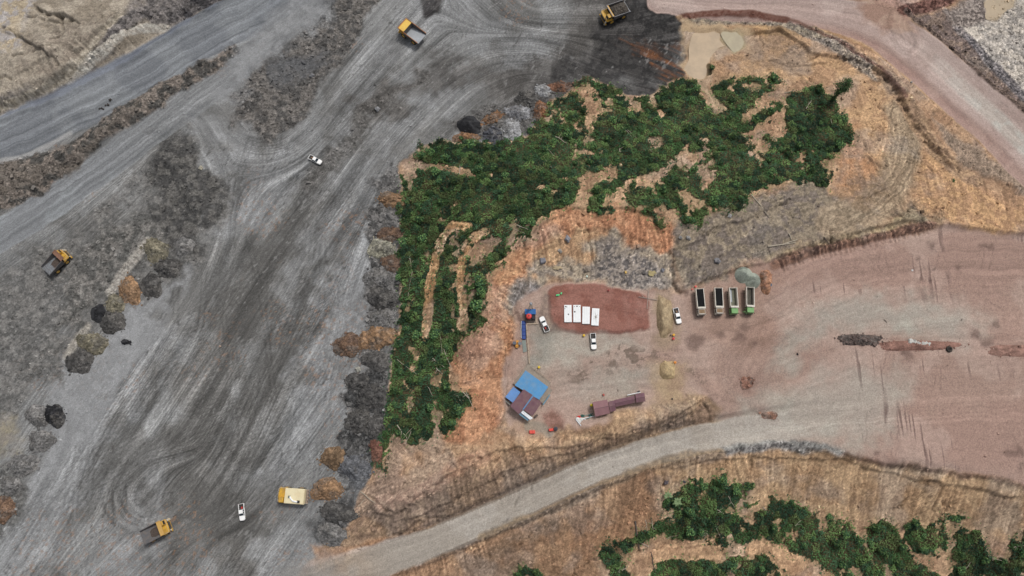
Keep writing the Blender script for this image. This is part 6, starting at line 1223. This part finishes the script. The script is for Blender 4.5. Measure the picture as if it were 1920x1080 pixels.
# white covered slabs
WS = mat('white sheet cover', (238,240,240), .6, .02, .6, (205,205,202), .35); SEAM = mat('grey seam', (168,170,172), .7); STAIN = mat('brown stain', (120,108,92), .9, .3, 4)
SL = [[(1057.8,571.7),(1071.6,571.7),(1072.2,604),(1058.2,604)], [(1074.8,571.7),(1088.6,571.7),(1089,604),(1075,604)], [(1092.2,574.7),(1106.2,575.2),(1105.8,607.4),(1091.6,607)], [(1110.2,577.6),(1124,578.6),(1122.4,610.8),(1108.6,609.6)]]
for i, qd in enumerate(SL):
    zb = G(qd[2][0], qd[2][1]).z; org = wp(*qd[0], zb+.55); t = empty('white_slab', org); tag(t, ('leftmost white covered slab on the red pad with small dark marks', 'second white covered slab from the left on the red pad', 'cleanest white covered slab, third on the red pad', 'rightmost white covered slab with branching brown stains')[i], 'slab', 'white covered slabs on the red pad')
    P = [wp(*p, zb+.55)-org for p in qd]; MB().loft([[(p.x, p.y, -.75) for p in P], [tuple(p-Vector((0,0,.04))) for p in P], [tuple(p+(sum(P, Vector())/4-p)*.03+Vector((0,0,.03))) for p in P]]).build('cover', WS, t)
    for k in range(1, 4): a = P[0].lerp(P[1], k/4); b = P[3].lerp(P[2], k/4); MB().tube([a.lerp(b,.02)+Vector((0,0,.03)), b.lerp(a,.02)+Vector((0,0,.03))], .03, 4).build('seam', SEAM, t)
    spots_ = {0: [(.2,.1,.25),(.55,.55,.25),(.1,.22,.15),(.35,.12,.15)], 1: [(.2,.4,.3),(.5,.08,.25),(.15,.1,.15),(.85,.1,.12)], 2: [], 3: []}[i]
    for u, v, r_ in spots_:
        p = P[0].lerp(P[1], u).lerp(P[3].lerp(P[2], u), v); MB().lathe([(r_,0.03),(r_*.8,.09),(r_*.2,.12)], 7, p).build('debris_spot', mat('dark debris', (84,80,78), .9), t)
    if i == 3:
        c = P[0].lerp(P[1], .55).lerp(P[3].lerp(P[2], .55), .52)
        for k in range(11):
            a = k*.57+.2; l = (.6, 1.5, .9, 1.9, .7)[k % 5]; e = c+Vector((math.cos(a)*min(l, 1.0), math.sin(a)*l, 0)); MB().tube([c+Vector((0,0,.04)), c.lerp(e, .5)+Vector((.06,.05,.04)), e+Vector((0,0,.04))], [.07,.04,.015], 4).build('stain_branch', STAIN, t)
# ------------------------------------------------------------------ small things of the camp
def drum(px, py, r, h, rgb, label, cat='drum', name='drum'):
    g = G(px, py); t = empty(name, g); tag(t, label, cat); m_ = mat('drum %d %d %d' % rgb, rgb, .45, .06, 2, (140,120,100), .2)
    MB().lathe([(r*.95,0),(r,.04),(r,h*.33),(r*1.05,h*.36),(r,h*.39),(r,h*.66),(r*1.05,h*.69),(r,h*.72),(r,h*.97),(r*.9,h)], 14).build('body', m_, t); MB().lathe([(r*.55,h),(r*.55,h+.05),(r*.2,h+.07)], 10).build('lid', mat('drum lid %d' % rgb[0], tuple(int(q*.8) for q in rgb), .5), t)
drum(1094.5,629.5,.36,.9,(240,196,44),'yellow drum left of the pickup below the white slabs'); drum(1010.3,689,.36,.9,(246,212,40),'yellow drum at the top corner of the camp building'); drum(1262.5,628.5,.36,.9,(240,176,50),'orange-yellow drum at the foot of the long tan berm'); drum(1262,635.5,.34,.9,(226,54,66),'red drum just below the orange-yellow one'); drum(1265,680,.38,.9,(236,150,54),'orange drum at the corner of the short tan berm'); drum(1108.8,760,.4,.9,(224,206,38),'yellow drum at the left end of the maroon shed'); drum(1440.5,524.5,.55,1.0,(74,84,94),'upper one of two dark blue drums right of the gravel cones'); drum(1442.5,535,.6,1.0,(64,82,102),'lower one of two dark blue drums right of the gravel cones')
drum(1041.8,804,.62,.9,(58,62,72),'dark round tub beside the red cart below the building', 'tub', 'tub'); drum(1257,629,.2,.6,(40,38,38),'small dark canister beside the orange-yellow drum', 'canister', 'canister'); drum(1140.5,545,.28,.7,(150,40,46),'small dark red canister at the upper edge of the red pad', 'canister', 'canister')
def crate(px, py, sx, sy, h, rgb, label, name, cat, rz=0.0, split=True):
    g = G(px, py); t = empty(name, g, rz); tag(t, label, cat); m_ = mat('paint %d %d %d' % rgb, rgb, .5, .06, 2, (140,110,96), .25)
    MB().loft([[(-sx/2*.95,-sy/2*.95,0),(sx/2*.95,-sy/2*.95,0),(sx/2*.95,sy/2*.95,0),(-sx/2*.95,sy/2*.95,0)],[(-sx/2,-sy/2,h),(sx/2,-sy/2,h),(sx/2,sy/2,h),(-sx/2,sy/2,h)]]).build('body', m_, t)
    if split:
        for s in (-1, 1): MB().loft([[(s*sx/4-sx*.22,-sy*.47,h),(s*sx/4+sx*.22,-sy*.47,h),(s*sx/4+sx*.22,sy*.47,h),(s*sx/4-sx*.22,sy*.47,h)],[(s*sx/4-sx*.19,-sy*.4,h+.12),(s*sx/4+sx*.19,-sy*.4,h+.12),(s*sx/4+sx*.19,sy*.4,h+.12),(s*sx/4-sx*.19,sy*.4,h+.12)]]).build('lid', m_, t)
crate(997.8,810,1.8,1.05,.9,(220,82,70),'red twin-lidded bin below the camp building','bin','bin'); crate(1033,806,1.4,.8,.8,(222,74,62),'red cart standing next to the dark tub','cart','cart',.1)
for k, (x, y) in enumerate(((1044.2,553.8),(1047.6,553.6),(1052.3,550.4))): crate(x, y, .6, .45, .5, (74,206,128), ('leftmost of three small green boxes on the red pad','middle one of three small green boxes on the red pad','rightmost of three small green boxes on the red pad')[k], 'green_box', 'box', .5+.4*k, False)
crate(1303.5,538,.5,.5,.8,(222,80,76),'small red marker box behind the leftmost dump truck','marker_box','marker',.3,False); crate(1297.5,543,.4,.4,.6,(206,76,72),'smaller red marker box left of the leftmost dump truck','marker_box','marker',.6,False)
crate(1131.5,740.5,.5,.7,.6,(170,80,70),'small red-and-dark object above the maroon shed','small_box','box',.5,False); crate(1197,734.5,.7,.5,.9,(44,44,56),'dark bundle at the right end of the white pole','bundle','bundle',.3,False); crate(1173,511,.6,.8,.6,(196,160,80),'small yellow box on the grey rocks above the red pad','yellow_box','box',.1,False); crate(1100.5,518.5,.4,.6,.4,(206,226,214),'small pale box on the rocks above the red pad','pale_box','box',.1,False); crate(1260,748,.4,.5,.5,(40,38,40),'small black object on the tan ground right of the shed','black_box','box',.2,False)
# fallen pole cross on the pad
def pole(a, b, r, m_, label, name='pole', z=.15):
    p, q = G(*a), G(*b); o = MB().tube([(p.x, p.y, p.z+z), ((p.x+q.x)/2, (p.y+q.y)/2, (p.z+q.z)/2+z+.05), (q.x, q.y, q.z+z)], r, 6).build(name, m_); return tag(o, label, 'pole')
PL = mat('grey pole', (158,146,136), .8, .15)
pole((1216,545),(1213,579),.12,PL,'upright-lying grey pole of the crossed poles at the right of the red pad'); pole((1197,557),(1232,563),.12,PL,'level grey pole crossing the upright one at the right of the red pad',z=.32); pole((1203,553),(1209,560),.08,PL,'short slanted stick left of the crossed poles')
# tyre on the berm
g = G(1779,655); t = empty('tyre', g+Vector((0,0,.3))); tag(t, 'large black tyre lying at the right end of the island berm', 'tyre'); R_ = []
tm = MB(); n1, n2_ = 20, 8
tv = [((.75+.3*math.cos(b))*math.cos(a), (.75+.3*math.cos(b))*math.sin(a), .3*math.sin(b)) for a in [2*math.pi*i/n1 for i in range(n1)] for b in [2*math.pi*j/n2_ for j in range(n2_)]]
tm.add(tv, [(i*n2_+j, ((i+1) % n1)*n2_+j, ((i+1) % n1)*n2_+(j+1) % n2_, i*n2_+(j+1) % n2_) for i in range(n1) for j in range(n2_)]).build('tread', RUBBER, t, True); MB().lathe([(.46,-.2),(.46,.0)], 14).build('soil_plug', mat('dark soil plug', (52,46,44), .95), t)
# tip of pipes and sacks by the shed
TR = [((1080,787),(1089,798),.16,PIPEW,'white pipe sticking out at the lower left of the scrap tip'), ((1093,785),(1115,780),.1,PIPEW,'long white pipe along the lower side of the scrap tip'), ((1095,780),(1112,775),.12,mat('grey-green pipe', (120,140,136), .6),'grey-green pipe in the middle of the scrap tip'), ((1100,786),(1113,778),.1,mat('teal pipe', (66,112,104), .6),'teal pipe in the scrap tip against the shed'), ((1086,783),(1098,787),.12,PIPEW,'short white pipe in the scrap tip')]
for a, b, r_, m_, lab in TR: pole(a, b, r_, m_, lab, 'scrap_pipe', .3)
SK = mat('white sack', (212,212,208), .8, .12, 5)
for k, (x, y, m_, lab) in enumerate(((1083,786,SK,'crumpled white sack at the left end of the scrap tip'), (1086,790,SK,'crumpled white sack lowest in the scrap tip'), (1090,786,SK,'crumpled white sack in the middle of the scrap tip'), (1085.5,783,RC,'crumpled red sack on the scrap tip'), (1092.5,780,mat('dark green sack', (58,92,84), .8, .2, 4),'crumpled dark green sack on the scrap tip'), (1107,780,mat('dark teal sheet', (52,82,78), .7, .25, 4),'crumpled dark teal sheet against the shed wall'))):
    g = G(x, y); rg = random.Random(k); b = MB(); b.loft([[(math.cos(i*.785)*r_*rg.uniform(.7,1.3), math.sin(i*.785)*r_*rg.uniform(.6,1.1), z+rg.uniform(-.05,.1)) for i in range(8)] for r_, z in ((.55,0),(.65,.25),(.4,.5),(.1,.58))]); o = b.build('scrap_sack', m_, loc=g); tag(o, lab, 'sack')
# lumps of clay and coal lost on the haul road
for k, (x, y, r_) in enumerate(((207,188,.7),(203,197,.45),(198,198,.4),(191,203,.4),(187,204,.45),(194,205,.35))):
    boulder(x, y, r_, (62,58,56), 'dark lump in the little cluster dropped on the wide haul road', 'dark lumps dropped on the haul road', 'dropped_lump')
for x, y, r_, lab in ((1495,664,.35,'small dark lump alone on the pad left of the island berm'), (1710,507,.3,'small white lump alone on the upper pad')):
    boulder(x, y, r_, (232,230,226) if 'white' in lab else (52,46,46), lab, None, 'dropped_lump')
